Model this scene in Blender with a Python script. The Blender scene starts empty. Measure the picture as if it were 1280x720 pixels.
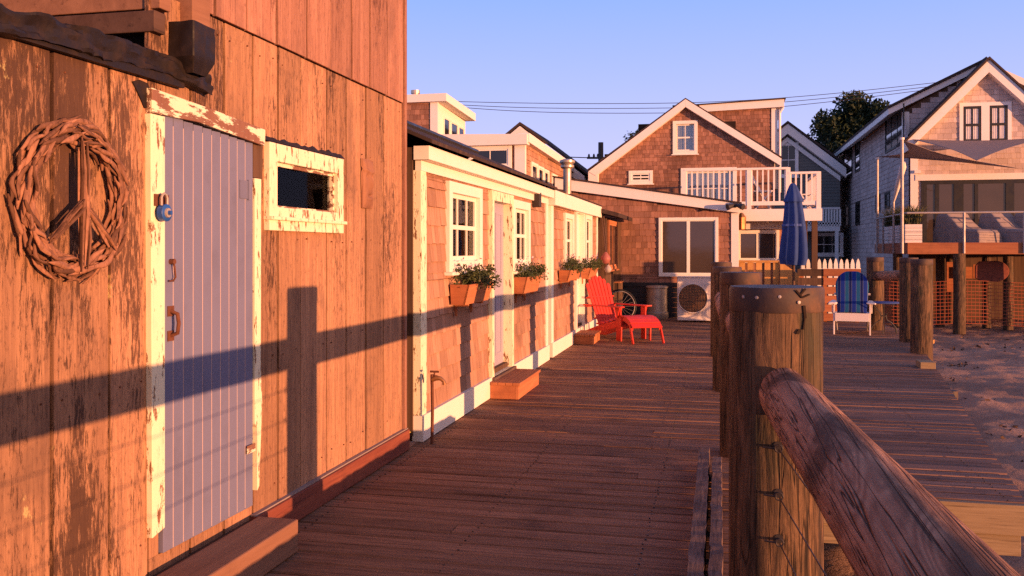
import bpy, math, random
from mathutils import Vector as V, Matrix, noise as mnoise
R = math.radians
sc = bpy.context.scene
col = sc.collection
rng = random.Random(7)

# ------------------------------------------------------------------ camera
CAM = V((0, 0, 1.5)); YAW = R(13); F = 1120.0; HZ = 312.0
FW = V((-math.sin(YAW), math.cos(YAW), 0)); RT = V((math.cos(YAW), math.sin(YAW), 0)); UP = V((0, 0, 1))
cd = bpy.data.cameras.new('camera'); cam = bpy.data.objects.new('camera', cd); col.objects.link(cam)
cam.location = CAM; cam.rotation_euler = (R(90), 0, YAW)
cd.sensor_width = 36; cd.lens = 36 * F / 1280; cd.shift_y = -(360 - HZ) / 1280
cd.clip_start = .05; cd.clip_end = 3000
sc.camera = cam

# survey helper: where a line of sight of the photograph meets a plane of the place
def ray(px, py): return FW + RT * ((px - 640) / F) + UP * ((HZ - py) / F)
def PX(px, py, x): d = ray(px, py); return CAM + d * ((x - CAM.x) / d.x)
def PY(px, py, y): d = ray(px, py); return CAM + d * ((y - CAM.y) / d.y)
def PZ(px, py, z): d = ray(px, py); return CAM + d * ((z - CAM.z) / d.z)
def PD(px, py, t): return CAM + ray(px, py) * t

# ------------------------------------------------------------------ mesh builder
class MB:
    def __init__(s): s.v = []; s.f = []
    def add(s, vs, fs):
        n = len(s.v); s.v += [tuple(p) for p in vs]; s.f += [tuple(i + n for i in f) for f in fs]; return s
    def box(s, x0, x1, y0, y1, z0, z1): return s.fbox(WORLD, x0, x1, y0, y1, z0, z1)
    def fbox(s, fr, u0, u1, n0, n1, z0, z1):
        o, u, n = fr
        P = lambda a, b, c: o + u * a + n * b + UP * c
        vs = [P(a, b, c) for c in (z0, z1) for b in (n0, n1) for a in (u0, u1)]
        fs = [(0, 2, 3, 1), (4, 5, 7, 6), (0, 1, 5, 4), (2, 6, 7, 3), (0, 4, 6, 2), (1, 3, 7, 5)]
        if u.cross(n).z < 0: fs = [f[::-1] for f in fs]
        return s.add(vs, fs)
    def beam(s, p, q, w, h, up=UP):           # rectangular bar from p to q
        p, q = V(p), V(q); d = (q - p).normalized()
        a = d.cross(up); a = (a if a.length > 1e-4 else V((1, 0, 0))).normalized(); b = a.cross(d).normalized()
        vs = [e + a * (i * w / 2) + b * (j * h / 2) for e in (p, q) for j in (-1, 1) for i in (-1, 1)]
        return s.add(vs, [(0, 1, 3, 2), (4, 6, 7, 5), (0, 4, 5, 1), (2, 3, 7, 6), (0, 2, 6, 4), (1, 5, 7, 3)])
    def tube(s, pts, r, n=10, caps=True, wob=None):
        pts = [V(p) for p in pts]; m = len(pts); rs = r if isinstance(r, (list, tuple)) else [r] * m
        ref = None; rings = []
        for i, p in enumerate(pts):
            d = (pts[min(i + 1, m - 1)] - pts[max(i - 1, 0)]).normalized()
            if ref is None: ref = d.orthogonal().normalized()
            ref = (ref - d * ref.dot(d)).normalized(); b = d.cross(ref)
            ring = []
            for k in range(n):
                a = 2 * math.pi * k / n
                rr = rs[i] * (wob(i / max(1, m - 1), a) if wob else 1)
                ring.append(p + ref * (rr * math.cos(a)) + b * (rr * math.sin(a)))
            rings.append(ring)
        vs = [q for g in rings for q in g]; fs = []
        for i in range(m - 1):
            for k in range(n):
                k2 = (k + 1) % n
                fs.append((i * n + k, i * n + k2, (i + 1) * n + k2, (i + 1) * n + k))
        if caps: fs += [tuple(range(n))[::-1], tuple(range((m - 1) * n, m * n))]
        return s.add(vs, fs)
    def lathe(s, c, prof, n=24, wob=None):    # prof: (r, z)
        c = V(c); m = len(prof); vs = []
        for i, (r, z) in enumerate(prof):
            for k in range(n):
                a = 2 * math.pi * k / n; q = max(r, 1e-4) * (wob(i / max(1, m - 1), a) if wob else 1)
                vs.append(c + V((q * math.cos(a), q * math.sin(a), z)))
        fs = [(i * n + k, i * n + (k + 1) % n, (i + 1) * n + (k + 1) % n, (i + 1) * n + k) for i in range(m - 1) for k in range(n)]
        return s.add(vs, fs + [tuple(range(n))[::-1], tuple(range((m - 1) * n, m * n))])
    def prism(s, fr, poly, n0, n1):           # poly in (u, z), extruded along n
        o, u, n = fr; k = len(poly)
        vs = [o + u * a + n * b + UP * c for b in (n0, n1) for a, c in poly]
        ar = sum(poly[i][0] * poly[(i + 1) % k][1] - poly[(i + 1) % k][0] * poly[i][1] for i in range(k))
        fs = [tuple(range(k)), tuple(range(k, 2 * k))[::-1]] + [(i + k, (i + 1) % k + k, (i + 1) % k, i) for i in range(k)]
        if (ar > 0) != (u.cross(UP).dot(n) < 0): fs = [f[::-1] for f in fs]
        return s.add(vs, fs)
    def grid(s, fn, nu, nv):
        vs = [fn(i / nu, j / nv) for j in range(nv + 1) for i in range(nu + 1)]
        fs = [(j * (nu + 1) + i, j * (nu + 1) + i + 1, (j + 1) * (nu + 1) + i + 1, (j + 1) * (nu + 1) + i) for j in range(nv) for i in range(nu)]
        return s.add(vs, fs)
    def leaf(s, p, size, r):
        a = V((r.gauss(0, 1), r.gauss(0, 1), r.gauss(0, 1))).normalized(); b = a.orthogonal().normalized()
        b = (Matrix.Rotation(r.uniform(0, 6.28), 3, a) @ b); c = a.cross(b)
        return s.add([p - b * size, p + c * size * .5 + a * size * .12, p + b * size, p - c * size * .5 + a * size * .12], [(0, 1, 2, 3)])

WORLD = (V((0, 0, 0)), V((1, 0, 0)), V((0, 1, 0)))
def FX(x): return (V((x, 0, 0)), V((0, 1, 0)), V((1, 0, 0)))     # wall facing +X: u = y
def FY(y): return (V((0, y, 0)), V((1, 0, 0)), V((0, -1, 0)))    # wall facing -Y: u = x

wl = {}
def thing(name, label, cat, loc=(0, 0, 0), group=None, rot=0):
    o = bpy.data.objects.new(name, None); col.objects.link(o); o.location = loc; o.rotation_euler = (0, 0, rot)
    o.empty_display_size = .1
    o['label'] = label; o['category'] = cat
    if group: o['group'] = group
    wl[o.name] = V(loc); return o
def obj(name, mb, m, parent=None, smooth=None, bevel=0, label=None, cat=None, group=None, kind=None, local=False, loc=None, extra=None):
    me = bpy.data.meshes.new(name); nf = len(mb.f)
    if extra: mb.add(extra[0].v, extra[0].f)
    off = V((0, 0, 0)) if local else (wl[parent.name] if parent else V(loc or (0, 0, 0)))
    me.from_pydata([(a - off.x, b - off.y, c - off.z) for a, b, c in mb.v], [], mb.f)
    me.materials.append(m)
    if extra:
        me.materials.append(extra[1]); me.polygons.foreach_set('material_index', [0] * nf + [1] * (len(mb.f) - nf))
    if smooth is not None:
        me.polygons.foreach_set('use_smooth', [True] * len(me.polygons)); me.set_sharp_from_angle(angle=R(smooth))
    me.update()
    o = bpy.data.objects.new(name, me); col.objects.link(o)
    if parent: o.parent = parent
    elif not local: o.location = off
    wl[o.name] = off
    if bevel:
        b = o.modifiers.new('bevel', 'BEVEL'); b.width = bevel; b.segments = 2; b.limit_method = 'ANGLE'; b.angle_limit = R(50)
    for k, x in (('label', label), ('category', cat), ('group', group), ('kind', kind)):
        if x: o[k] = x
    return o
def copy_tree(o, loc=None, rot=None, label=None, group=None):
    c = o.copy(); col.objects.link(c); wl[c.name] = V(loc) if loc is not None else wl.get(o.name, V())
    if loc is not None: c.location = loc
    if rot is not None: c.rotation_euler = (0, 0, rot)
    if label: c['label'] = label
    if group: c['group'] = group
    for ch in list(o.children):
        k = ch.copy(); col.objects.link(k); k.parent = c
        for g in ch.children:
            d = g.copy(); col.objects.link(d); d.parent = k
    return c

# ------------------------------------------------------------------ materials
class NT:
    def __init__(s, name):
        s.m = bpy.data.materials.new(name); s.m.use_nodes = True; s.t = s.m.node_tree; s.t.nodes.clear()
        s.out = s.n('ShaderNodeOutputMaterial'); s.b = s.n('ShaderNodeBsdfPrincipled'); s.l(s.b.outputs[0], s.out.inputs[0])
        s.tc = s.n('ShaderNodeTexCoord'); s.geo = s.n('ShaderNodeNewGeometry')
    def n(s, t, **k):
        x = s.t.nodes.new(t)
        for a, v in k.items(): setattr(x, a, v)
        return x
    def l(s, a, b): s.t.links.new(a, b)
    def set(s, sock, v):
        if hasattr(v, 'links') or hasattr(v, 'is_linked'): s.l(v, sock)
        else: sock.default_value = v
    def math(s, op, a, b=0.0, clamp=False):
        x = s.n('ShaderNodeMath', operation=op, use_clamp=clamp); s.set(x.inputs[0], a); s.set(x.inputs[1], b); return x.outputs[0]
    def mix(s, f, a, b, mode='MIX'):
        x = s.n('ShaderNodeMix', data_type='RGBA', blend_type=mode); x.clamp_factor = True
        s.set(x.inputs[0], f)
        for i, c in ((6, a), (7, b)):
            if isinstance(c, tuple): c = tuple(c) + ((1,) if len(c) == 3 else ())
            s.set(x.inputs[i], c)
        return x.outputs[2]
    def coords(s, scale=(1, 1, 1), island=0.0, rot=(0, 0, 0)):
        v = s.tc.outputs['Object']
        if island:
            a = s.n('ShaderNodeVectorMath', operation='SCALE'); a.inputs[0].default_value = (1, .73, .41)
            s.l(s.math('MULTIPLY', s.geo.outputs['Random Per Island'], island), a.inputs['Scale'])
            b = s.n('ShaderNodeVectorMath', operation='ADD'); s.l(v, b.inputs[0]); s.l(a.outputs[0], b.inputs[1]); v = b.outputs[0]
        m = s.n('ShaderNodeMapping'); m.inputs['Scale'].default_value = scale; m.inputs['Rotation'].default_value = rot; s.l(v, m.inputs[0]); return m.outputs[0]
    def noise(s, co, scale=1, detail=6, rough=.6, dist=0):
        x = s.n('ShaderNodeTexNoise'); s.l(co, x.inputs['Vector']); x.inputs['Scale'].default_value = scale
        x.inputs['Detail'].default_value = detail; x.inputs['Roughness'].default_value = rough; x.inputs['Distortion'].default_value = dist
        return x.outputs['Fac']
    def ramp(s, f, a, b, lo=0.0, hi=1.0):
        x = s.n('ShaderNodeMapRange'); x.interpolation_type = 'SMOOTHSTEP'; s.set(x.inputs[0], f)
        x.inputs[1].default_value = a; x.inputs[2].default_value = b; x.inputs[3].default_value = lo; x.inputs[4].default_value = hi; return x.outputs[0]
    def bump(s, h, strength=.5, dist=.01, prev=None):
        x = s.n('ShaderNodeBump'); x.inputs['Strength'].default_value = strength; x.inputs['Distance'].default_value = dist
        s.l(h, x.inputs['Height'])
        if prev: s.l(prev, x.inputs['Normal'])
        return x.outputs[0]
    def done(s, color, rough=.8, spec=.25, metal=0, normal=None):
        if isinstance(color, tuple): color = tuple(color) + (1,)
        s.set(s.b.inputs['Base Color'], color); s.set(s.b.inputs['Roughness'], rough)
        s.b.inputs['Specular IOR Level'].default_value = spec; s.b.inputs['Metallic'].default_value = metal
        if normal: s.l(normal, s.b.inputs['Normal'])
        return s.m

def ax(axis, across, along): return tuple(along if a == axis else across for a in 'xyz')

def wood(name, c1, c2, dark, axis='z', grain=14, along=.5, island=30, var=.3, dk=(.55, .75), bump=.5, rough=.8, spec=.2, knots=False):
    t = NT(name); co = t.coords(ax(axis, grain, along), island)
    n1 = t.noise(co, 1, 8, .65, .6); n2 = t.noise(co, 3.1, 5, .7)
    c = t.mix(t.ramp(n1, .3, .7), c1, c2)
    c = t.mix(t.ramp(n2, dk[0], dk[1], 0, .8), c, dark)
    co2 = t.coords((1.3, 1.3, 1.3), island); n3 = t.noise(co2, 1.5, 4)
    c = t.mix(t.ramp(n3, .5, .75, 0, .55), c, dark)
    v = t.ramp(t.geo.outputs['Random Per Island'], 0, 1, 1 - var, 1 + var)
    hs = t.n('ShaderNodeHueSaturation'); t.l(c, hs.inputs['Color']); t.l(v, hs.inputs['Value']); c = hs.outputs[0]
    h = t.math('ADD', t.math('MULTIPLY', n1, .6), t.math('MULTIPLY', n2, .5))
    return t.done(c, rough, spec, normal=t.bump(h, bump, .006))

def old_board(name, base1, base2, dark, pale, flake=(.5, .56), palethr=(.66, .7), var=.2):
    """vertical boards with the remains of dark paint flaking off and pale lichen spots"""
    t = NT(name); co = t.coords((24, 24, 1.1), 40)
    g = t.noise(co, 1, 10, .72, .8); g2 = t.noise(t.coords((85, 85, 3.2), 40), 1, 8, .75, .3); g3 = t.noise(t.coords((55, 55, 26), 40), 1, 8, .78)
    c = t.mix(t.ramp(g, .32, .66), base1, base2)
    c = t.mix(t.ramp(g2, .5, .68, 0, .6), c, dark)
    c = t.mix(t.ramp(g3, .52, .66, 0, .6), c, dark)
    st = t.noise(t.coords((2.2, 2.2, 1.5), 40), 1, 6, .65); c = t.mix(t.ramp(st, .5, .7, 0, .5), c, (base2[0] * .42, base2[1] * .48, base2[2] * .6))
    cf = t.coords((75, 75, 13), 40); f = t.noise(cf, 1, 10, .75, .4)
    cb = t.coords((3.0, 3.0, .8), 40); big = t.noise(cb, 1, 4, .6)
    sp = t.n('ShaderNodeSeparateXYZ'); t.l(t.tc.outputs['Object'], sp.inputs[0])
    bias = t.math('ADD', t.ramp(sp.outputs[1], -.6, 1.0, .03, -.075), t.ramp(sp.outputs[2], .6, 2.0, -.03, .05))
    fl = t.ramp(t.math('ADD', bias, t.math('ADD', t.math('MULTIPLY', f, .55), t.math('MULTIPLY', big, .5))), flake[0], flake[1], 0, .9)
    c = t.mix(fl, c, dark)
    cp = t.coords((3, 3, 2.2), 15); p = t.noise(cp, 1, 7, .7)
    pl = t.ramp(p, palethr[0], palethr[1], 0, .8)
    c = t.mix(pl, c, pale)
    hs = t.n('ShaderNodeHueSaturation'); t.l(c, hs.inputs['Color'])
    t.l(t.ramp(t.geo.outputs['Random Per Island'], 0, 1, 1 - var, 1 + var), hs.inputs['Value'])
    h = t.math('ADD', t.math('MULTIPLY', g, .5), t.math('ADD', t.math('MULTIPLY', g2, .5), t.math('MULTIPLY', fl, .35)))
    return t.done(hs.outputs[0], .85, .15, normal=t.bump(h, .75, .008))

def paint(name, c, rough=.5, spec=.3, dirt=.12, scale=5, bump=.12, metal=0, dcol=None):
    t = NT(name); co = t.coords((1, 1, 1), 9); n = t.noise(co, scale, 8, .65); n2 = t.noise(co, scale * 9, 3)
    d = dcol or tuple(x * .45 for x in c)
    cc = t.mix(t.ramp(n, .45, .8, 0, dirt * 3), c, d)
    cc = t.mix(t.math('MULTIPLY', n2, dirt * .5), cc, d)
    r = t.ramp(n, .3, .7, max(.05, rough - .1), min(1, rough + .15))
    return t.done(cc, r, spec, metal, t.bump(t.math('ADD', n, t.math('MULTIPLY', n2, .2)), bump, .004))

def peel(name, c, under, thr=(.54, .57), scale=(26, 26, 7), dirt=(.5, .45, .36)):
    t = NT(name); co = t.coords(scale, 20); n = t.noise(co, 1, 10, .72); co2 = t.coords((40, 40, 6), 20); g = t.noise(co2, 1, 6)
    m = t.ramp(n, thr[0], thr[1])
    und = t.mix(g, under, tuple(x * .45 for x in under))
    top = t.mix(t.ramp(g, .5, .75, 0, .35), c, dirt)
    cc = t.mix(m, top, und)
    h = t.math('SUBTRACT', t.math('MULTIPLY', g, .3), t.math('MULTIPLY', m, 1.0))
    return t.done(cc, .65, .25, normal=t.bump(h, .6, .004))

def shingle_mat(name, c1, c2, dark, var=.35):
    t = NT(name); co = t.coords((34, 34, 2.4), 60)
    g = t.noise(co, 1, 8, .7); rnd = t.geo.outputs['Random Per Island']
    c = t.mix(rnd, c1, c2); c = t.mix(t.ramp(g, .48, .78, 0, .75), c, dark)
    big = t.noise(t.coords((.9, .9, .7)), 1, 5)
    c = t.mix(t.ramp(big, .48, .72, 0, .55), c, dark)
    hs = t.n('ShaderNodeHueSaturation'); t.l(c, hs.inputs['Color'])
    t.l(t.ramp(t.math('FRACT', t.math('MULTIPLY', rnd, 7.31)), 0, 1, 1 - var, 1 + var), hs.inputs['Value'])
    return t.done(hs.outputs[0], .85, .15, normal=t.bump(g, .5, .006))

def glass(name, tint=(.02, .022, .026), mixf=.25):
    t = NT(name); tr = t.n('ShaderNodeBsdfTransparent'); tr.inputs[0].default_value = (.75, .78, .8, 1)
    gl = t.n('ShaderNodeBsdfGlossy'); gl.inputs['Roughness'].default_value = .02; gl.inputs[0].default_value = (.9, .9, .9, 1)
    n = t.noise(t.coords((1.2, 1.2, 1.2)), 1.5, 2); bm = t.bump(n, .08, .02); t.l(bm, gl.inputs['Normal'])
    mx = t.n('ShaderNodeMixShader'); mx.inputs[0].default_value = mixf
    t.l(tr.outputs[0], mx.inputs[1]); t.l(gl.outputs[0], mx.inputs[2]); t.l(mx.outputs[0], t.out.inputs[0]); return t.m
def darkpane(name, c, rough=.04, spec=.5):
    t = NT(name); n = t.noise(t.coords((1, 1, 1)), 1.1, 3)
    return t.done(t.mix(n, c, tuple(x * .5 for x in c)), rough, spec, normal=t.bump(n, .06, .02))

M = {}
M['plank'] = old_board('weathered_plank', (.44, .24, .138), (.30, .16, .098), (.07, .038, .029), (.60, .48, .22), flake=(.522, .585), palethr=(.69, .73), var=.2)
M['plank_up'] = old_board('upper_plank', (.42, .218, .155), (.30, .148, .105), (.11, .05, .04), (.5, .36, .2), flake=(.555, .65), palethr=(.85, .95), var=.2)
M['dark_wood'] = wood('dark_old_wood', (.13, .075, .045), (.08, .045, .03), (.02, .012, .01), 'z')
M['deck'] = wood('deck_board', (.31, .165, .098), (.18, .092, .056), (.045, .024, .017), 'x', grain=34, along=.9, var=.2, dk=(.48, .7), bump=.6, rough=.8, spec=.15)
M['deck2'] = wood('platform_board', (.27, .153, .104), (.158, .086, .06), (.042, .024, .018), 'x', grain=34, along=.9, var=.22, dk=(.48, .7), bump=.6, rough=.8, spec=.15)
M['pine'] = wood('pine_timber', (.36, .26, .15), (.26, .18, .10), (.10, .065, .04), 'x', grain=26, along=1.1, var=.15, dk=(.5, .72), bump=.5)
M['cedar'] = wood('cedar_timber', (.47, .19, .085), (.36, .13, .06), (.14, .05, .03), 'y', grain=12, along=.8, var=.15, dk=(.62, .85), bump=.25)
M['cedar_x'] = wood('cedar_board', (.42, .16, .07), (.32, .11, .05), (.12, .05, .03), 'x', grain=12, along=.8, var=.2, dk=(.62, .85), bump=.25)
M['gold_wood'] = wood('yellow_fence_wood', (.55, .30, .10), (.42, .21, .07), (.16, .08, .03), 'z', grain=9, along=.7, var=.15, dk=(.62, .85), bump=.25)
M['kick'] = wood('red_brown_board', (.27, .085, .05), (.18, .05, .035), (.05, .02, .02), 'y', grain=16, along=.9, var=.1, bump=.5)
M['kerb'] = wood('grey_kerb_timber', (.19, .12, .095), (.11, .07, .06), (.025, .016, .015), 'y', grain=26, along=1.4, var=.2, bump=1.0, dk=(.45, .7))
M['beam'] = wood('sawn_lumber', (.36, .185, .115), (.25, .125, .08), (.10, .045, .03), 'y', grain=10, along=.6, var=.3, bump=.3)
M['beam_dark'] = wood('dark_lumber', (.12, .07, .055), (.08, .045, .035), (.03, .02, .018), 'y', grain=12, along=.7, var=.2, bump=.4)
M['drift'] = wood('driftwood', (.27, .135, .085), (.155, .075, .048), (.045, .022, .016), 'z', grain=22, along=9, var=.45, bump=.8, dk=(.52, .7))
M['white'] = paint('white_trim', (.82, .77, .68), .55, .3, .06)
M['white2'] = paint('cream_trim_far', (.80, .73, .68), .6, .3, .05)
M['peel'] = peel('peeling_cream_paint', (.82, .76, .54), (.32, .15, .08), (.56, .6))
M['peel2'] = peel('badly_peeling_paint', (.80, .72, .54), (.30, .15, .10), (.49, .52), (26, 5, 22))
M['pdoor'] = paint('lavender_door_paint', (.165, .175, .285), .6, .2, .14, 3, .2)
M['door2'] = paint('pale_door_paint', (.36, .34, .44), .5, .3, .06)
M['groove'] = paint('groove_line', (.62, .46, .42), .8, .1, .1)
M['tar'] = paint('tar_felt', (.011, .008, .008), .6, .3, .2, 11, 1.0, dcol=(.055, .03, .025))
M['roof'] = paint('dark_roof_shingle', (.045, .032, .03), .9, .1, .3, 12, .6, dcol=(.13, .08, .06))
M['sh_cot'] = shingle_mat('cottage_shingle', (.46, .265, .18), (.38, .21, .14), (.12, .06, .04), .15)
M['sh_red'] = shingle_mat('brown_shingle', (.37, .185, .122), (.265, .127, .085), (.085, .042, .03), .2)
M['sh_grey'] = shingle_mat('silver_shingle', (.62, .49, .43), (.52, .40, .345), (.34, .25, .22), .11)
M['sh_side'] = shingle_mat('grey_side_shingle', (.52, .42, .39), (.43, .345, .32), (.27, .21, .195), .12)
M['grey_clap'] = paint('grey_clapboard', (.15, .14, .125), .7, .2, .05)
M['glass'] = glass('window_glass', mixf=.10)
M['glass_dim'] = glass('dusty_dark_glass', mixf=.012)
M['darkglass'] = darkpane('dark_window_pane', (.02, .02, .022))
M['warmglass'] = darkpane('sliding_door_glass', (.085, .058, .04), .05, .6)
M['curtain'] = paint('white_curtain', (.62, .58, .58), .9, .1, .2, 14, .8)
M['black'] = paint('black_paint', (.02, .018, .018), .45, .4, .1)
M['interior'] = paint('dark_interior', (.03, .02, .016), .9, .1, .2)
M['red'] = paint('red_paint', (.60, .036, .020), .5, .35, .16, 7, .25)
M['chair_white'] = paint('white_chair_paint', (.78, .70, .66), .5, .35, .06)
M['metal'] = paint('galvanised_metal', (.50, .42, .33), .38, .5, .2, 6, .15, metal=.5)
M['paleglass'] = darkpane('pale_window_pane', (.21, .20, .19), .08, .5)
M['steel'] = paint('steel_tube', (.42, .37, .34), .5, .4, .1, 6, .05, metal=.35)
M['rust'] = paint('rusty_iron', (.15, .06, .035), .8, .2, .35, 30, .6, dcol=(.08, .03, .02))
M['iron'] = paint('dark_iron', (.035, .028, .028), .5, .4, .15)
M['blue'] = paint('blue_padlock_enamel', (.02, .09, .36), .3, .5, .08)
M['umb'] = paint('blue_canvas', (.036, .068, .215), .85, .1, .12, 9, .3)
M['umb_cap'] = paint('dark_blue_canvas', (.07, .11, .30), .85, .1, .12)
M['cover'] = paint('grey_furniture_cover', (.28, .225, .21), .85, .15, .1, 8, .7)
M['sail'] = paint('grey_shade_sail', (.33, .26, .25), .9, .1, .06, 5, .1)
def cloth(name, c):
    t = NT(name); m = t.done(c, .9, .05); tr = t.n('ShaderNodeBsdfTranslucent'); tr.inputs[0].default_value = (*c, 1)
    mx = t.n('ShaderNodeMixShader'); mx.inputs[0].default_value = .45; t.l(t.b.outputs[0], mx.inputs[1]); t.l(tr.outputs[0], mx.inputs[2]); t.l(mx.outputs[0], t.out.inputs[0]); return m
M['sail'] = cloth('grey_sail_cloth', (.44, .36, .34))
M['strip'] = paint('grey_drip_strip', (.30, .24, .22), .6, .2, .2)
M['net'] = paint('orange_plastic_net', (.36, .085, .035), .6, .3, .1)
M['hvac'] = paint('cream_sheet_metal', (.72, .64, .57), .45, .4, .05)
M['leafm'] = None
def foliage(name, c1, c2):
    t = NT(name); r = t.geo.outputs['Random Per Island']
    m = t.done(t.mix(r, c1, c2), .6, .25); t.b.inputs['Subsurface Weight'].default_value = 0; return m
M['leaf_dark'] = foliage('dark_leaf', (.010, .022, .010), (.022, .04, .016))
M['leaf_plant'] = foliage('planter_leaf', (.035, .05, .02), (.075, .09, .03))
M['grassy'] = foliage('ornamental_grass', (.05, .06, .02), (.12, .11, .04))
M['petal'] = foliage('purple_petal', (.25, .03, .12), (.5, .25, .4))
M['petal_pale'] = foliage('pale_petal', (.6, .5, .62), (.7, .62, .7))
M['bark'] = wood('bark', (.12, .08, .055), (.07, .045, .035), (.02, .015, .012), 'z')
M['yellow'] = paint('yellow_plastic', (.50, .36, .08), .45, .4, .1)
M['copper'] = paint('copper_metal', (.45, .22, .09), .4, .5, .2, metal=.7)  # mottled copper-toned metal, not emissive
M['buoy'] = paint('pink_buoy_paint', (.34, .12, .11), .5, .3, .2)
M['buoy2'] = paint('pale_buoy_paint', (.42, .38, .37), .5, .3, .15)
M['rubber'] = paint('black_rubber', (.02, .02, .022), .7, .3, .1)
M['maskwood'] = wood('carved_wood', (.31, .155, .095), (.22, .105, .065), (.08, .04, .028), 'z', grain=10, along=2, var=.1, bump=.3)

def post_mat(name):
    t = NT(name); co = t.coords((9, 9, 2.0), 11); g = t.noise(co, 1, 10, .72, 2.6); g2 = t.noise(t.coords((30, 30, 2.2), 11), 1, 6, .7, .6)
    c = t.mix(t.ramp(g, .34, .64), (.19, .105, .055), (.08, .048, .028)); c = t.mix(t.ramp(g2, .46, .62, 0, .9), c, (.032, .02, .013)); gc = t.noise(t.coords((22, 22, .9), 11), 1, 3, .5, .5); gc = t.math('ABSOLUTE', t.math('SUBTRACT', gc, .5)); c = t.mix(t.ramp(gc, 0, .02, .9, 0), c, (.015, .01, .008)); g2 = t.math('ADD', g2, t.ramp(gc, 0, .03, -.6, 0))
    b = t.noise(t.coords((2.2, 2.2, .8), 11), 1, 4); c = t.mix(t.ramp(b, .5, .66, 0, .8), c, (.055, .05, .028))
    h = t.math('ADD', t.math('MULTIPLY', g, .6), t.math('MULTIPLY', g2, .6))
    return t.done(c, .75, .25, normal=t.bump(h, 1.0, .012))
M['post'] = post_mat('post_timber')
def log_mat():
    t = NT('log_timber'); co = t.coords((7, .9, 7), 11); g = t.noise(co, 1, 3, .5, .5)
    w = t.math('FRACT', t.math('MULTIPLY', g, 14.0)); w = t.math('ABSOLUTE', t.math('SUBTRACT', w, .5))
    c = t.mix(t.ramp(w, .05, .45), (.33, .168, .105), (.46, .25, .155)); fg = t.noise(t.coords((75, 2.2, 75), 11), 1, 8, .75, .3); c = t.mix(t.ramp(fg, .48, .70, 0, .7), c, (.085, .042, .028)); ck = t.noise(t.coords((48, .4, 48), 11), 1, 2, .5, .1); ck = t.math('ABSOLUTE', t.math('SUBTRACT', ck, .5)); c = t.mix(t.ramp(ck, .0, .022, .95, 0), c, (.02, .012, .01))
    b = t.noise(t.coords((4.5, 1.5, 4.5), 11), 1.0, 6, .6, .5); c = t.mix(t.ramp(b, .49, .63, 0, .8), c, (.075, .042, .03))
    f = t.noise(t.coords((40, 3, 40), 11), 1, 6, .7); c = t.mix(t.ramp(f, .55, .8, 0, .5), c, (.05, .03, .025))
    h = t.math('ADD', t.math('MULTIPLY', fg, .6), t.math('ADD', t.math('MULTIPLY', f, .5), t.ramp(ck, 0, .03, 0, .8)))
    return t.done(c, .8, .12, normal=t.bump(h, .8, .008))
M['log'] = log_mat()
M['cap'] = paint('tarred_band', (.05, .036, .034), .6, .3, .35, 8, .7, dcol=(.16, .085, .05))
def stripes():
    t = NT('striped_canvas'); sx = t.n('ShaderNodeSeparateXYZ'); t.l(t.tc.outputs['Object'], sx.inputs[0])
    f = t.math('FRACT', t.math('ADD', t.math('MULTIPLY', sx.outputs[1], 5.2), 5.0))
    c = t.mix(t.math('GREATER_THAN', f, .38), (.016, .04, .25), (.018, .105, .22))
    c = t.mix(t.math('GREATER_THAN', f, .74), c, (.012, .02, .10))
    for a, b in ((.35, .39), (.72, .75), (.96, 1.01)):
        k = t.math('MULTIPLY', t.math('GREATER_THAN', f, a), t.math('LESS_THAN', f, b)); c = t.mix(k, c, (.12, .14, .24))
    n = t.noise(t.coords((60, 60, 60)), 1, 2); return t.done(c, .9, .1, normal=t.bump(n, .2, .003))
M['stripe'] = stripes()
def sand_mat():
    t = NT('beach_sand'); co = t.coords((1, 1, 1)); a = t.noise(co, .9, 8, .65); b = t.noise(co, 7, 8, .7); g = t.noise(co, 60, 3)
    c = t.mix(t.ramp(a, .35, .65), (.50, .30, .21), (.36, .21, .145)); c = t.mix(t.ramp(b, .57, .68, 0, .7), c, (.08, .055, .04))
    c = t.mix(t.math('MULTIPLY', g, .3), c, (.13, .08, .058))
    return t.done(c, .95, .1, normal=t.bump(t.math('ADD', b, t.math('MULTIPLY', g, .25)), .8, .05))
M['sand'] = sand_mat()

# ------------------------------------------------------------------ wall helpers
def bands(poly, holes, z0, z1, step):
    """yield (za, zb, [(u0,u1)...]) rows of a polygon wall with rectangular openings left free"""
    z = z0; umin = min(p[0] for p in poly); umax = max(p[0] for p in poly)
    while z < z1 - 1e-4:
        zn = min(z + step, z1); cut = sorted({z, zn} | {h for H in holes if H[1] > umin and H[0] < umax for h in H[2:] if z + 1e-4 < h < zn - 1e-4})
        for a, b in zip(cut, cut[1:]):
            m = (a + b) / 2; xs = []
            for i in range(len(poly)):
                (u, w), (u2, w2) = poly[i], poly[(i + 1) % len(poly)]
                if (w <= m) != (w2 <= m): xs.append(u + (u2 - u) * (m - w) / (w2 - w))
            xs.sort(); sp = [[xs[i], xs[i + 1]] for i in range(0, len(xs) - 1, 2)]
            for H in holes:
                if H[2] < m < H[3]:
                    o = []
                    for s0, s1 in sp:
                        if H[1] <= s0 or H[0] >= s1: o.append([s0, s1]); continue
                        if H[0] > s0: o.append([s0, H[0]])
                        if H[1] < s1: o.append([H[1], s1])
                    sp = o
            yield a, b, z, sp
        z = zn
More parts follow.
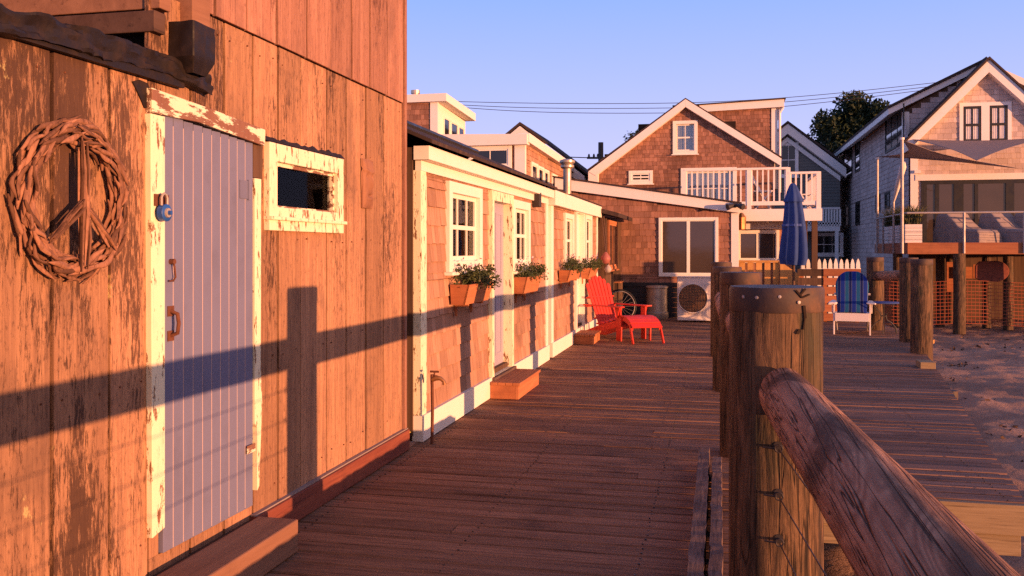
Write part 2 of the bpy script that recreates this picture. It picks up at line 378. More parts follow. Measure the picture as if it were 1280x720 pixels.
def shingles(mb, fr, poly, holes=(), course=.14, width=.13, seed=1, thick=.014):
    r = random.Random(seed); zs = [p[1] for p in poly]; us = [p[0] for p in poly]; o, u, n = fr
    last = None; seams = []
    for a, b, base, sp in bands(poly, holes, min(zs), max(zs), course):
        if base != last:
            last = base; seams = []; x = min(us) - r.uniform(0, width)
            while x < max(us) + width: seams.append((x, r.uniform(-.005, .005))); x += width * r.uniform(.6, 1.45)
        for s0, s1 in sp:
            for (p, j), (q, _) in zip(seams, seams[1:]):
                x0, x1 = max(p, s0) + .002, min(q, s1) - .002
                if x1 - x0 < .01: continue
                lo = a + (j if a == base else 0); t0 = thick * (1 - (a - base) / course * .8) + j * .3
                P = lambda U, N, Z: o + u * U + n * N + UP * Z
                vs = [P(x0, 0, lo), P(x1, 0, lo), P(x0, t0, lo), P(x1, t0, lo), P(x0, .003, b), P(x1, .003, b)]
                fs = [(0, 1, 3, 2), (2, 3, 5, 4), (0, 2, 4), (1, 5, 3)]
                if u.cross(n).z < 0: fs = [f for f in fs]
                else: fs = [f[::-1] for f in fs]
                mb.add(vs, fs)
    return mb
def wall_back(mb, fr, poly, holes, n0, n1):
    zs = [p[1] for p in poly]
    if not holes: return mb.prism(fr, poly, n0, n1)
    for a, b, base, sp in bands(poly, holes, min(zs), max(zs), 9):
        for s0, s1 in sp: mb.fbox(fr, s0, s1, n0, n1, a, b)
    return mb
def rect(u0, u1, z0, z1): return [(u0, z0), (u1, z0), (u1, z1), (u0, z1)]
def yr(px0, px1, x, py=300): return PX(px0, py, x).y, PX(px1, py, x).y
def rY(px0, py0, px1, py1, y):      # pixel box on a wall y = const -> u0,u1,z0,z1
    a = PY(px0, py1, y); b = PY(px1, py0, y); return a.x, b.x, a.z, b.z
def frame_parts(mb, fr, u0, u1, z0, z1, w, n0, n1, top=None, bot=None):
    top = w if top is None else top; bot = w if bot is None else bot
    mb.fbox(fr, u0, u0 + w, n0, n1, z0, z1); mb.fbox(fr, u1 - w, u1, n0, n1, z0, z1)
    mb.fbox(fr, u0 + w, u1 - w, n0, n1 - .002, z1 - top, z1); mb.fbox(fr, u0 + w, u1 - w, n0, n1 - .002, z0, z0 + bot)
    return mb
def window(parent, fr, u0, u1, z0, z1, w=.07, cols=2, rows=2, depth=0.0, mf='white', ms=None, pane='darkglass', sill=True, curtain=None, proud=.035, hung=True, mw=.018, sashw=.035):
    """casing with sash, muntins, pane and sill as one window part with sub-parts"""
    f = obj('window', frame_parts(MB(), fr, u0, u1, z0, z1, w, -.001, proud), M[mf], parent, bevel=.003)
    a0, a1, b0, b1 = u0 + w, u1 - w, z0 + w, z1 - w; d = proud * .55 - depth
    s = frame_parts(MB(), fr, a0, a1, b0, b1, sashw, d - .015, d + .006)
    if hung:
        zm = (b0 + b1) / 2; s.fbox(fr, a0 + sashw, a1 - sashw, d - .015, d + .01, zm - .02, zm + .02)
    for i in range(1, cols): x = a0 + (a1 - a0) * i / cols; s.fbox(fr, x - mw / 2, x + mw / 2, d - .012, d + .004, b0 + sashw, b1 - sashw)
    if rows > 1:
        for i in range(1, rows):
            z = b0 + (b1 - b0) * i / rows
            if hung and abs(z - (b0 + b1) / 2) < .03: continue
            s.fbox(fr, a0 + sashw, a1 - sashw, d - .011, d + .002, z - mw / 2, z + mw / 2)
    obj('sash', s, M[ms or mf], f)
    obj('pane', MB().fbox(fr, a0 + .005, a1 - .005, d - .011, d - .007, b0 + .005, b1 - .005), M[pane], f)
    if curtain:
        o, u, n = fr
        def cf(i, j):
            U = a0 + .01 + (a1 - a0 - .02) * i; return o + u * U + n * (d - .045 - .016 * math.sin(i * 44) * (1.2 - j * .5)) + UP * (b0 + .01 + (b1 - b0 - .02) * j)
        obj('curtain', MB().grid(cf, 60, 4), M[curtain], f, smooth=60)
    if sill: obj('sill', MB().fbox(fr, u0 - .03, u1 + .03, -.001, proud + .035, z0 - .03, z0 - .001), M[mf], f, bevel=.003)
    return f
# ================================================================== ground and decks
def sandz(x, y):
    d = max(0, min(1, (y - 6) / 16)); base = -.98 + .24 * d
    k = max(0, 1 - max(abs(x - 8) - 14, 0) / 20) * max(0, 1 - max(abs(y - 18) - 22, 0) / 20)
    return base + k * (.055 * mnoise.noise(V((x * .9, y * .9, 0))) + .035 * mnoise.noise(V((x * 2.7, y * 2.7, 3))) + .02 * mnoise.noise(V((x * 6, y * 6, 5))))
def axis_pts(a, b, step, far):
    p = [a]
    while p[-1] < b: p.append(p[-1] + step)
    s = step; lo, hi = [], []
    x = p[-1]
    while x < far: s *= 1.5; x += s; hi.append(x)
    s = step; x = a
    while x > -far: s *= 1.5; x -= s; lo.append(x)
    return lo[::-1] + p + hi
xs = axis_pts(0, 15, .11, 1500); ys = axis_pts(4, 34, .13, 1500)
g = MB(); nx = len(xs)
g.v = [(x, y, sandz(x, y)) for y in ys for x in xs]
g.f = [(j * nx + i, j * nx + i + 1, (j + 1) * nx + i + 1, (j + 1) * nx + i) for j in range(len(ys) - 1) for i in range(nx - 1)]
obj('beach_sand', g, M['sand'], smooth=180, kind='structure')
r = random.Random(31); mb = MB()
for k in range(240):                                    # seaweed and driftwood scraps on the sand
    x, y = r.uniform(2, 14), r.uniform(8, 27)
    if x < 1.75 + (y - 5.8) * .145 + .25: continue
    n = r.randint(3, 9)
    for q in range(n):
        p = V((x + r.gauss(0, .12), y + r.gauss(0, .08), 0)); p.z = sandz(p.x, p.y) + .008
        mb.leaf(p, r.uniform(.02, .06), r)
obj('seaweed_litter', mb, M['dark_wood'], kind='stuff')

SCR = []
def planks_x(y0, y1, xl, xr, seed, w=.134, gap=.014, joints=True, top=0):
    r = random.Random(seed); mb = MB(); y = y0; sc2 = MB()
    while y < y1:
        a, b = xl(y), xr(y); cuts = [a]; b2 = xr(y + w)
        if joints:
            if r.random() < .3: cuts.append(a + (b - a) * r.choice((.34, .68)) + r.uniform(-.02, .02))
        cuts.append(b + r.uniform(-.004, .004))
        for xj in (-2.17, -1.27, -.37, .29) if joints else (.56, 1.13, 1.68):
            for yq in (.03, w - .03):
                if a + .02 < xj < b - .02: X_, Y_ = xj + r.uniform(-.008, .008), y + yq + r.uniform(-.006, .006); sc2.tube([(X_, Y_, .0), (X_, Y_, .0048)], .0055, 6)
        for c0, c1 in zip(cuts, cuts[1:]):
            dz = top + r.uniform(-.0035, .0035); t = r.uniform(-.0025, .0025)
            c0 += .002; c1 -= .002; e = .008; z0 = -.042; d2 = b2 - b if c1 > b - .02 else 0
            vs = [(c0, y, z0), (c1, y, z0), (c1 + d2, y + w, z0), (c0, y + w, z0),
                  (c0, y, dz - e), (c1, y, dz - e), (c1 + d2, y + w, dz - e), (c0, y + w, dz - e),
                  (c0, y + e, dz + t), (c1, y + e, dz + t), (c1 + d2, y + w - e, dz - t), (c0, y + w - e, dz - t)]
            mb.add(vs, [(0, 3, 2, 1), (0, 1, 5, 4), (2, 3, 7, 6), (1, 2, 6, 5), (3, 0, 4, 7), (4, 5, 9, 8), (6, 7, 11, 10), (8, 9, 10, 11), (5, 6, 10, 9), (7, 4, 8, 11)])
        y += w + gap * r.uniform(.6, 1.5)
    SCR[:] = [sc2, M['iron']]
    return mb
SHX = -2.3
bw = obj('boardwalk', planks_x(-2.2, 19.9, lambda y: -2.29 if y > 6.2 else -2.28, lambda y: .33, 5), M['deck'], kind='structure', extra=SCR)
mb = MB()
for x in (-2.2, -1.3, -.4, .26): mb.box(x, x + .05, -2.2, 19.8, -.3, -.045)
obj('joist', mb, M['dark_wood'], bw)
PXR = lambda y: 1.78 + (y - 5.85) * .141
td = obj('timber_platform', planks_x(5.86, 16.0, lambda y: .335, PXR, 6, joints=False), M['deck2'], kind='structure', extra=SCR)
t2 = obj('back_platform', planks_x(16.0, 22.3, lambda y: .335, lambda y: 3.24, 8, joints=True), M['deck2'], kind='structure', extra=SCR)
mb = MB(); mb.box(.34, 1.80, 5.805, 5.852, -.185, -.006); obj('fascia_board', mb, M['pine'], td, bevel=.003)
mb = MB(); mb.box(.36, 1.74, 5.835, 5.88, -.315, -.192); obj('fascia_board', mb, M['pine'], td, bevel=.003)
mb = MB()
for x in (.5, 1.1, 1.62): mb.beam((x, 5.9, -.17), (x + (1.2 if x > 1.5 else .3), 15.9, -.17), .05, .24)
mb.beam((1.74, 5.9, -.13), (3.13, 15.9, -.13), .04, .17)
obj('joist', mb, M['dark_wood'], td)

# ================================================================== weathered shed
shed = thing('weathered_shed', 'tall weathered board shed with a lavender plank door and peeling cream window', 'shed', (SHX, 3, 0))
fs = FX(SHX); r = random.Random(3); EAVE = 2.23
DY0, DY1, DZ0, DZ1 = 3.35, 4.10, .215, 2.075
WY0, WY1, WZ0, WZ1 = 4.24, 5.18, 1.60, 2.06
holes = [(DY0 - .005, DY1 + .005, DZ0, DZ1), (WY0 + .08, WY1 - .08, WZ0 + .1, WZ1 - .09)]
def boards(mb, seams, z0, z1, n0, holes, thick=.024):
    for a, b in zip(seams, seams[1:]):
        j = r.uniform(-.004, .004); a2, b2 = a + .0055 + r.uniform(0, .006), b - .0055 - r.uniform(0, .006)
        for za, zb, _, sp in bands(rect(a2, b2, z0 + r.uniform(-.008, .008) * (z0 > .5), z1), holes, z0, z1, 9):
            for s0, s1 in sp:
                if s1 - s0 > .004: mb.fbox(fs, s0, s1, n0 - thick, n0 + j, za, zb)
seams_l = [-1.6, -1.3, -1.0, -.68, -.4, -.08, .22, .55, .86, 1.2, 1.5, 1.82, 2.1, 2.42, 2.72, 3.03, 3.275]
seams_r = [3.275, 3.58, 3.86, 4.13, 4.39, 4.66, 5.01, 5.3, 5.62, 5.94, 6.32]
lw = MB(); boards(lw, seams_l, .10, EAVE + .02, 0, holes); boards(lw, seams_r, .10, 2.585, 0, holes)
nl = MB()
for ss in (seams_l, seams_r):
    for a_, b_ in zip(ss, ss[1:]):
        for z in (.28, .95, 1.55, 2.12, 2.5):
            for f in (.2, .8):
                y_, z_2 = a_ + (b_ - a_) * f + r.uniform(-.012, .012), z + r.uniform(-.02, .02)
                if any(h[0] - .1 < y_ < h[1] + .1 and h[2] - .1 < z_2 < h[3] + .1 for h in holes) or r.random() < .25 or (ss is seams_l and z > 2.2): continue
                nl.tube([V((SHX, y_, z_2)), V((SHX + .007, y_, z_2))], .0045, 7)
obj('wall', lw, M['plank'], shed, bevel=.003, extra=(nl, M['rust']))
upw = MB(); boards(upw, [3.52, 3.76, 4.05, 4.36, 4.71, 5.03, 5.36, 5.66, 5.99, 6.325], 2.592, 4.6, .012, [])
obj('upper_wall', upw, M['plank_up'], shed, bevel=.003)
bk = MB(); wall_back(bk, fs, rect(-1.6, 6.30, .02, 2.3), holes, -.07, -.03)
bk.fbox(fs, 3.4, 6.30, -.07, -.03, 2.3, 4.55); bk.box(-6.0, SHX - .03, 6.26, 6.30, .0, 4.55); bk.box(-6.0, SHX - .03, 3.45, 3.49, 2.0, 4.55)
bk.box(-6.0, SHX - .03, -1.6, -1.56, 0, 3.2); bk.box(-6.05, -6.0, -1.6, 6.3, 0, 4.6)
obj('wall_lining', bk, M['dark_wood'], shed)
obj('corner_board', MB().fbox(fs, 6.324, 6.37, -.12, .022, .1, 4.6), M['plank_up'], shed, bevel=.003)
mb = MB(); mb.prism(FY(3.45), [(-6.0, 4.55), (-2.25, 4.55), (-2.25, 4.68), (-6.0, 5.4)], -2.9, 0); obj('roof', mb, M['roof'], shed)
# low roof over the near part, its tarred edge and the timber lying in the gap
mb = MB(); mb.prism(FY(3.47), [(-2.26, 2.20), (-2.26, 2.24), (-6, 2.62), (-6, 2.5)], 0, 5.1); obj('low_roof', mb, M['tar'], shed)
def eave(i, j):
    y = -1.5 + 5.17 * i; k = mnoise.noise(V((y * 3, j * 2, 1))) * .016 + mnoise.noise(V((y * 9, j * 5, 7))) * .010 + abs(mnoise.noise(V((y * 16, j * 9, 4)))) * .010
    s = j * 4; sag = .025 * math.sin(y * 2.2) - max(0, y - 3.25) * .09
    z = 2.305 - .085 * max(0, min(1, (s - 1) / 2)) + sag - .02 * max(0, mnoise.noise(V((y * 6, 9, s * .1)))) * (s > 2.5); x = -2.36 + .11 * min(1, s) - .045 * max(0, s - 3) + k * 1.4
    return V((x, y, z + mnoise.noise(V((y * 7, 2, 3))) * .012 + k))
obj('eave_flashing', MB().grid(eave, 260, 16), M['tar'], shed, smooth=18)
def lump(i, j):
    a = i * 6.2832; z = 2.262 + .215 * j; k = 1 + .16 * mnoise.noise(V((math.cos(a) * 1.7, math.sin(a) * 1.7, z * 8)))
    rr = (.62 + .5 * min(1, j * 3)) * k
    return V((-2.24 + .055 * rr * max(-1, min(1, 1.5 * math.cos(a))), 3.50 + .08 * rr * max(-1, min(1, 1.5 * math.sin(a))), z))
mb = MB().grid(lump, 28, 10); mb.f.append(tuple(range(10 * 29, 10 * 29 + 28))); obj('gutter_end', mb, M['tar'], shed, smooth=18)
mb = MB(); mb.box(-2.33, -2.24, 3.50, 3.64, 2.43, 4.5); obj('corner_stud', mb, M['beam'], shed, bevel=.004)
pts = [(0, 0), (.035, -.01), (.052, -.08), (.046, -.17), (.036, -.215), (.022, -.22), (.006, -.155), (-.012, -.09), (-.03, -.03)]
mb = MB(); mb.prism((V((SHX, 3.205, 2.19)), V((0, 1.5, 0)), V((1, 0, 0))), [(a_, b_ * .5) for a_, b_ in pts], .004, .009); obj('tar_drip', mb, M['tar'], shed)
# lumber stacked across the low roof, its sawn ends facing the bay
for px, pa_, pb_, yl, m, lab in ((193, 39, 12, 3.27, 'beam_dark', 'dark weathered lumber board lying across the low shed roof'), (200, 10, -20, 3.29, 'beam', 'reddish lumber board stacked on the dark one on the low roof')):
    p = PY(px, pa_, yl); q2 = PY(px, pb_, yl)
    lb = thing('lumber_board', lab, 'board', (p.x, yl, p.z), 'lumber on the low shed roof')
    obj('board', MB().box(-3.7, p.x, yl, yl + .075, p.z + .001, q2.z), M[m], lb, bevel=.004)
# door, casing, ironmongery
dw = (DY1 - DY0) / 10; door = MB()
for k in range(10): door.fbox(fs, DY0 + k * dw + .0022, DY0 + (k + 1) * dw - .0022, -.02, .016, DZ0 + .004 - k * .0006, DZ1 - .004 - k * .004)
do = obj('door', door, M['pdoor'], shed, bevel=.0022)
obj('groove', MB().fbox(fs, DY0 + .004, DY1 - .004, -.022, .0142, DZ0 + .006, DZ1 - .045), M['groove'], do)
frz = MB()
frz.prism(fs, [(3.25, 2.06), (DY0 - .002, 2.06), (DY0 - .002, .33), (3.262, .31)], -.01, .028)
obj('door_casing', frz, M['peel'], shed, bevel=.003)
mb = MB(); mb.prism(fs, [(3.252, 2.062), (3.6, 2.07), (4.19, 2.03), (4.195, 2.115), (3.7, 2.145), (3.25, 2.165)], -.01, .034); obj('door_header', mb, M['peel2'], shed, bevel=.003)
mb = MB(); mb.prism(fs, [(4.105, 1.86), (4.17, 1.86), (4.165, .9), (4.18, .72), (4.15, .3), (4.13, .28), (4.13, .6), (4.105, .62)], -.01, .024); obj('door_casing', mb, M['peel'], shed, bevel=.002)
mb = MB(); mb.fbox(fs, 4.105, 4.20, -.01, .014, 1.865, 2.03); obj('patch_board', mb, M['dark_wood'], shed)
yy = lambda px, py: PX(px, py, SHX + .016)
h0, h1 = yy(211, 389), yy(211, 420); mb = MB()
mb.tube([V((SHX + .016, h0.y + .01, h0.z)), V((SHX + .05, h0.y + .012, h0.z - .012)), V((SHX + .056, h0.y + .012, (h0.z + h1.z) / 2)), V((SHX + .05, h0.y + .012, h1.z + .012)), V((SHX + .016, h0.y + .01, h1.z))], .009, 8)
for z in (h0.z, h1.z): mb.fbox(fs, h0.y - .012, h0.y + .032, .0165, .021, z - .022, z + .022)
obj('handle', mb, M['rust'], do, smooth=50)
a = yy(212, 327); b = yy(213, 351); mb = MB(); mb.tube([a + V((.012, .004, 0)), a + V((.018, .008, -.02)), b + V((.018, .01, .015)), b + V((.014, .0, 0)), b + V((.012, -.025, 0))], .0045, 7)
mb.tube([a + V((.0, .004, 0)), a + V((.022, .004, 0))], .012, 10); obj('hook_latch', mb, M['rust'], do, smooth=50)
c = PX(208, 252, SHX + .03); mb = MB(); mb.fbox(fs, c.y - .085, c.y + .012, .029, .034, c.z - .022, c.z + .028); obj('hasp', mb, M['rust'], do)
c2 = PX(306, 237, SHX + .017); mb = MB(); mb.fbox(fs, c2.y - .05, c2.y + .03, .0165, .0205, c2.z - .045, c2.z + .045); mb.tube([c2 + V((.006, .032, -.05)), c2 + V((.006, .032, .05))], .008, 8); obj('hinge', mb, M['pdoor'], do)
c3 = PX(313, 560, SHX + .017); mb = MB(); mb.fbox(fs, c3.y - .05, c3.y + .03, .0255, .0285, c3.z - .02, c3.z + .02); obj('hinge', mb, M['peel2'], do)
# padlock
c = PX(205.5, 266, SHX + .055); pl = thing('padlock', 'round blue padlock hanging from the rusty hasp of the lavender door', 'padlock', c)
mb = MB(); fr = (c, V((0, 1, 0)), V((1, 0, 0)))
cyl = lambda rr, n0, n1, m=24: MB().tube([c + V((n, 0, 0)) for n in n0_n1(n0, n1)], rr, m)
def n0_n1(a, b): return (a, b)
obj('lock_body', MB().tube([c + V((-.014, 0, 0)), c + V((-.012, 0, 0)), c + V((.012, 0, 0)), c + V((.015, 0, 0))], [.032, .036, .036, .032], 24), M['blue'], pl, smooth=40)
obj('dial', MB().tube([c + V((.015, 0, 0)), c + V((.022, 0, 0))], [.021, .019], 20), M['steel'], pl, smooth=40)
obj('dial_knob', MB().tube([c + V((.022, 0, 0)), c + V((.034, 0, 0))], [.010, .009], 14), M['blue'], pl, smooth=40)
obj('shackle', MB().tube([c + V((0, -.02, .03)), c + V((0, -.02, .062)), c + V((0, -.013, .075)), c + V((0, 0, .08)), c + V((0, .013, .075)), c + V((0, .02, .062)), c + V((0, .02, .03))], .0055, 8), M['steel'], pl, smooth=60)
# window
wf = obj('window', frame_parts(MB(), fs, WY0, WY1, WZ0, WZ1, .085, -.02, .034, .095, .125), M['peel'], shed, bevel=.004)
frame = frame_parts(MB(), fs, WY0 + .07, WY1 - .07, WZ0 + .105, WZ1 - .085, .03, -.03, .006); obj('sash', frame, M['peel2'], wf)
obj('pane', MB().fbox(fs, WY0 + .09, WY1 - .09, -.02, -.016, WZ0 + .12, WZ1 - .1), M['glass_dim'], wf)
obj('sill', MB().fbox(fs, WY0 - .005, WY1 + .03, -.01, .05, WZ0 + .055, WZ0 + .075), M['peel'], wf, bevel=.004)
mb = MB(); mb.grid(lambda i, j: V((SHX + .03 * (1 - j), WY0 - .03 + (WY1 - WY0 + .06) * i, WZ1 + .004 + .03 * j + .02 * j * mnoise.noise(V((i * 14, 0, 2))))), 40, 2); obj('flashing', mb, M['tar'], wf)
obj('baseboard', MB().box(SHX - .02, SHX + .045, 4.1, 6.37, .003, .155), M['kick'], shed, bevel=.008)
obj('cap_strip', MB().box(SHX + .0, SHX + .03, 4.1, 6.37, .156, .164), M['strip'], shed)
obj('baseboard', MB().box(SHX - .02, SHX + .03, -1.6, 4.09, .003, .14), M['dark_wood'], shed, bevel=.006)
# peace wreath
c = PX(97, 250, SHX + .05); c.x = SHX + .035; pw = thing('peace_wreath', 'round driftwood peace sign hanging on the shed boards beside the lavender door', 'wreath', c)
r = random.Random(11)
def stick(mb, p, d, L, w, nrm=V((1, 0, 0)), fl=.42):
    d = d.normalized(); s = d.cross(nrm).normalized(); m = 5; pts = []; rs = []
    for i in range(m):
        t = i / (m - 1) - .5; pts.append(p + d * (L * t) + s * r.uniform(-.004, .004) + nrm * r.uniform(-.003, .003)); rs.append(w * (.45, .95, 1, .9, .4)[i] * r.uniform(.85, 1.15))
    mb.tube(pts, rs, 7, True, lambda t, a, q=r.uniform(0, 6): .70 + fl * math.cos(2 * (a - q)) + .08 * math.cos(5 * a + q + 9 * t))
mb = MB()
def slat(rad, a0, L, w, th, dx, tilt):
    """one flat driftwood piece lying along the ring"""
    m = 7; n = 8; P = []; q = r.uniform(0, 6.28); sk = r.uniform(-.012, .012)
    for i in range(m):
        t = i / (m - 1); a = a0 + (t - .5) * L / rad; k = (.22, .7, .96, 1, .9, .66, .18)[i] * r.uniform(.8, 1.15)
        rr = rad + (t - .5) * tilt + sk * math.sin(t * 5 + q); ctr = c + V((dx + .004 * math.sin(t * 6 + q), math.cos(a) * rr, math.sin(a) * rr)); ra = V((0, math.cos(a), math.sin(a)))
        P += [ctr + ra * (w * k * math.cos(b)) + V((th * (.4 + .6 * k) * math.sin(b), 0, 0)) for b in [2 * math.pi * h / n + .2 * math.sin(q) for h in range(n)]]
    mb.add(P, [(i * n + h, i * n + (h + 1) % n, (i + 1) * n + (h + 1) % n, (i + 1) * n + h) for i in range(m - 1) for h in range(n)] + [tuple(range(n))[::-1], tuple(range((m - 1) * n, m * n))])
for lane, cnt, dx in ((.212, 24, .010), (.280, 34, .010), (.246, 30, .004), (.222, 26, .024), (.266, 32, .024), (.245, 30, .036), (.232, 24, .042), (.256, 26, .042)):
    for k in range(cnt): slat(lane + r.uniform(-.012, .012), 6.2832 * (k + r.uniform(-.3, .3)) / cnt, r.uniform(.08, .15), r.uniform(.006, .0125), r.uniform(.005, .009), dx - .014 + r.uniform(-.006, .006), r.uniform(-.045, .045))
obj('ring', mb, M['drift'], pw, smooth=50)
def bar(p0, p1, n, w):
    mb = MB(); p0, p1 = V(p0), V(p1); d = p1 - p0
    for k in range(n):
        t = r.uniform(.42, .58); s = d.cross(V((1, 0, 0))).normalized() * r.uniform(-w, w)
        stick(mb, p0 + d * t + s + V((r.uniform(-.005, .018), 0, 0)), d + V((0, r.uniform(-.02, .02), r.uniform(-.02, .02))), d.length * r.uniform(.86, 1.05), r.uniform(.0095, .0135), fl=.16)
    obj('bar', mb, M['drift'], pw, smooth=50)
bar(c + V((.034, 0, .215)), c + V((.034, 0, -.235)), 7, .018)
bar(c + V((.038, -.01, -.01)), c + V((.03, -.165, -.155)), 5, .014)
bar(c + V((.038, .01, -.01)), c + V((.03, .165, -.165)), 5, .014)
# carved face plaque
a = PX(458, 230, SHX); fc = thing('carved_plaque', 'small carved wooden face plaque nailed on the shed wall right of the window', 'carving', a)
def face(i, j):
    u = (i - .5) * 2; v = (j - .5) * 2; e = max(0, 1 - max(abs(u), abs(v)) ** 6)
    h = .022 * e + .006 * (1 - u * u)
    h += .020 * math.exp(-(u / .2) ** 2 - ((v - .02) / .26) ** 2) * (1.2 - v)
    for sx in (-.42, .42): h -= .012 * math.exp(-((u - sx) / .17) ** 2 - ((v - .28) / .09) ** 2)
    h += .010 * math.exp(-((v - .45 - .12 * abs(u)) / .07) ** 2)
    h -= .014 * math.exp(-(u / .32) ** 2 - ((v + .48 - .1 * u * u) / .05) ** 2); h += .007 * math.exp(-(u / .35) ** 2 - ((v + .62) / .06) ** 2)
    return V((SHX + .002 + h, a.y + u * .095 * (1 - .12 * (v < 0) * abs(v)), a.z + v * .165))
obj('face', MB().grid(face, 36, 60), M['maskwood'], fc, smooth=60)
obj('backing', MB().fbox(fs, a.y - .09, a.y + .09, .001, .012, a.z - .16, a.z + .16), M['maskwood'], fc)
# wooden block step
st = thing('wooden_step', 'heavy weathered timber block step below the lavender door', 'step', (-2.15, 3.65, 0))
obj('block', MB().box(-2.248, -2.03, 3.22, 4.09, .004, .165), M['beam'], st, bevel=.008)

# ================================================================== cottage
CX = -2.29; fc_ = FX(CX)
cot = thing('shingled_cottage', 'low shingled cottage with cream trim and a pale door, nearest the shed', 'cottage', (CX, 9.3, 0))
Y0, Y1 = 6.66, 11.95; ZE = 2.12
def col_window(pxa, pxb, pya, pyb):
    a = PX(pxa, pya, CX); b = PX(pxb, pyb, CX); return a.y, b.y, b.z, PX(pxa, pya, CX).z
w1a, w1b = yr(556, 598, CX); w1 = (w1a, w1b, PX(557, 340, CX).z, PX(557, 226, CX).z)
d1a, d1b = yr(609.5, 637, CX); d1 = (d1a, d1b, .2, PX(611, 238, CX).z)
w2a, w2b = yr(637.6, 659, CX); w2 = (w2a, w2b, PX(640, 339, CX).z, PX(638, 249, CX).z)
print('cottage', w1, d1, w2)
hs = [w1, d1, w2]
mb = MB(); shingles(mb, fc_, rect(Y0 + .12, Y1 - .1, .2, ZE), hs, .15, .13, 21, .017); obj('wall_shingles', mb, M['sh_cot'], cot)
ih = [(a + .05, b - .05, c + .05, d - .05) for a, b, c, d in hs]
mb = MB(); wall_back(mb, fc_, rect(Y0, Y1, .0, 2.24), ih, -.12, -.001); mb.box(-4.3, CX - .12, Y1 - .1, Y1, 0, 2.2); obj('wall', mb, M['dark_wood'], cot)
obj('back_wall', MB().box(-4.35, -4.3, Y0, Y1, 0, 2.3), M['interior'], cot); obj('room_floor', MB().box(-4.3, CX - .12, Y0 + .03, Y1 - .1, .1, .15), M['interior'], cot)
obj('corner_board', MB().fbox(fc_, Y0 - .02, Y0 + .12, -.04, .03, .19, ZE), M['peel'], cot, bevel=.003)
obj('corner_board', MB().fbox(fc_, Y1 - .1, Y1 + .03, -.04, .03, .19, ZE), M['white'], cot, bevel=.003)
obj('base_trim', MB().fbox(fc_, Y0 - .03, d1a + .02, -.04, .05, .004, .205), M['white'], cot, bevel=.003)
obj('base_trim', MB().fbox(fc_, d1b - .02, Y1 + .03, -.04, .05, .004, .205), M['white'], cot, bevel=.003)
obj('frieze', MB().fbox(fc_, Y0 - .02, Y1 + .03, -.02, .034, ZE - .005, ZE + .075), M['white'], cot, bevel=.003)
obj('fascia', MB().fbox(fc_, Y0 - .06, Y1 + .05, -.02, .11, ZE + .077, ZE + .185), M['white'], cot, bevel=.004)
# roof: two slopes, ridge just behind the eave
EX, EZ = CX + .15, ZE + .195; RX, RZ = -3.3, EZ + .5
mb = MB(); mb.prism(FY(Y0 - .12), [(EX, EZ), (EX, EZ + .03), (RX, RZ + .03), (-4.5, EZ + .03), (-4.5, EZ), (RX, RZ)], -(Y1 - Y0 + .2), 0)
obj('roof', mb, M['roof'], cot)
mb = MB(); mb.tube([(RX + .02, Y0 + .3, RZ + .035), (RX + .02, Y1 + .05, RZ + .035)], .045, 8); obj('ridge_cap', mb, M['black'], cot)
mb = MB(); mb.prism(FY(Y0 - .02), [(CX - .14, 0), (CX - .14, EZ - .05), (RX, RZ - .06), (-4.3, EZ - .05), (-4.3, 0)], -.06, 0); mb2 = MB()
x = CX - .03; r = random.Random(5)
while x > -3.4:
    w = r.uniform(.12, .17); mb2.box(x - w + .006, x, Y0 - .055 + r.uniform(-.006, .006), Y0 - .03, .05, EZ - .02); x -= w
obj('end_wall', mb, M['dark_wood'], cot); obj('end_boards', mb2, M['dark_wood'], cot)
def cottage_window(t):
    a, b, c, d = t
    return window(cot, fc_, a, b, c, d, .095, 3, 1, .03, 'white', proud=.045, pane='glass', hung=True, sashw=.04, mw=.02)
for t in (w1, w2): cottage_window(t)
mb = MB(); frame_parts(mb, fc_, d1a, d1b, d1[2], d1[3], .085, -.06, .05, .1, .001); df = obj('door_casing', mb, M['peel'], cot, bevel=.003)
dd = MB(); a, b = d1a + .085, d1b - .085; z0, z1 = d1[2] + .02, d1[3] - .1
dd.fbox(fc_, a, b, -.09, -.05, z0, z1)
for q0, q1 in ((.08, .44), (.50, .94)):
    for s0, s1 in ((.14, .46), (.54, .86)): frame_parts(dd, fc_, a + (b - a) * s0, a + (b - a) * s1, z0 + (z1 - z0) * q0, z0 + (z1 - z0) * q1, .02, -.05, -.042)
d_ = obj('door', dd, M['door2'], cot, bevel=.002)
obj('door_knob', MB().tube([V((CX - .05, a + .06, 1.1)), V((CX - .01, a + .06, 1.1)), V((CX + .0, a + .06, 1.1))], [.012, .03, .02], 10), M['steel'], d_, smooth=50)
obj('threshold', MB().fbox(fc_, d1a - .01, d1b + .01, -.06, .08, d1[2] - .06, d1[2] - .003), M['kerb'], cot, bevel=.004)
# wall lamp at the far corner
c = PX(673, 249, CX + .08); lamp = thing('wall_lamp', 'small dark box lamp on the cottage corner under the eave', 'lamp', c)
obj('housing', MB().box(c.x - .08, c.x + .03, c.y - .05, c.y + .05, c.z - .10, c.z + .09), M['iron'], lamp, bevel=.01)
obj('bracket', MB().box(CX + .02, c.x - .07, c.y - .03, c.y + .03, c.z - .03, c.z + .03), M['iron'], lamp)
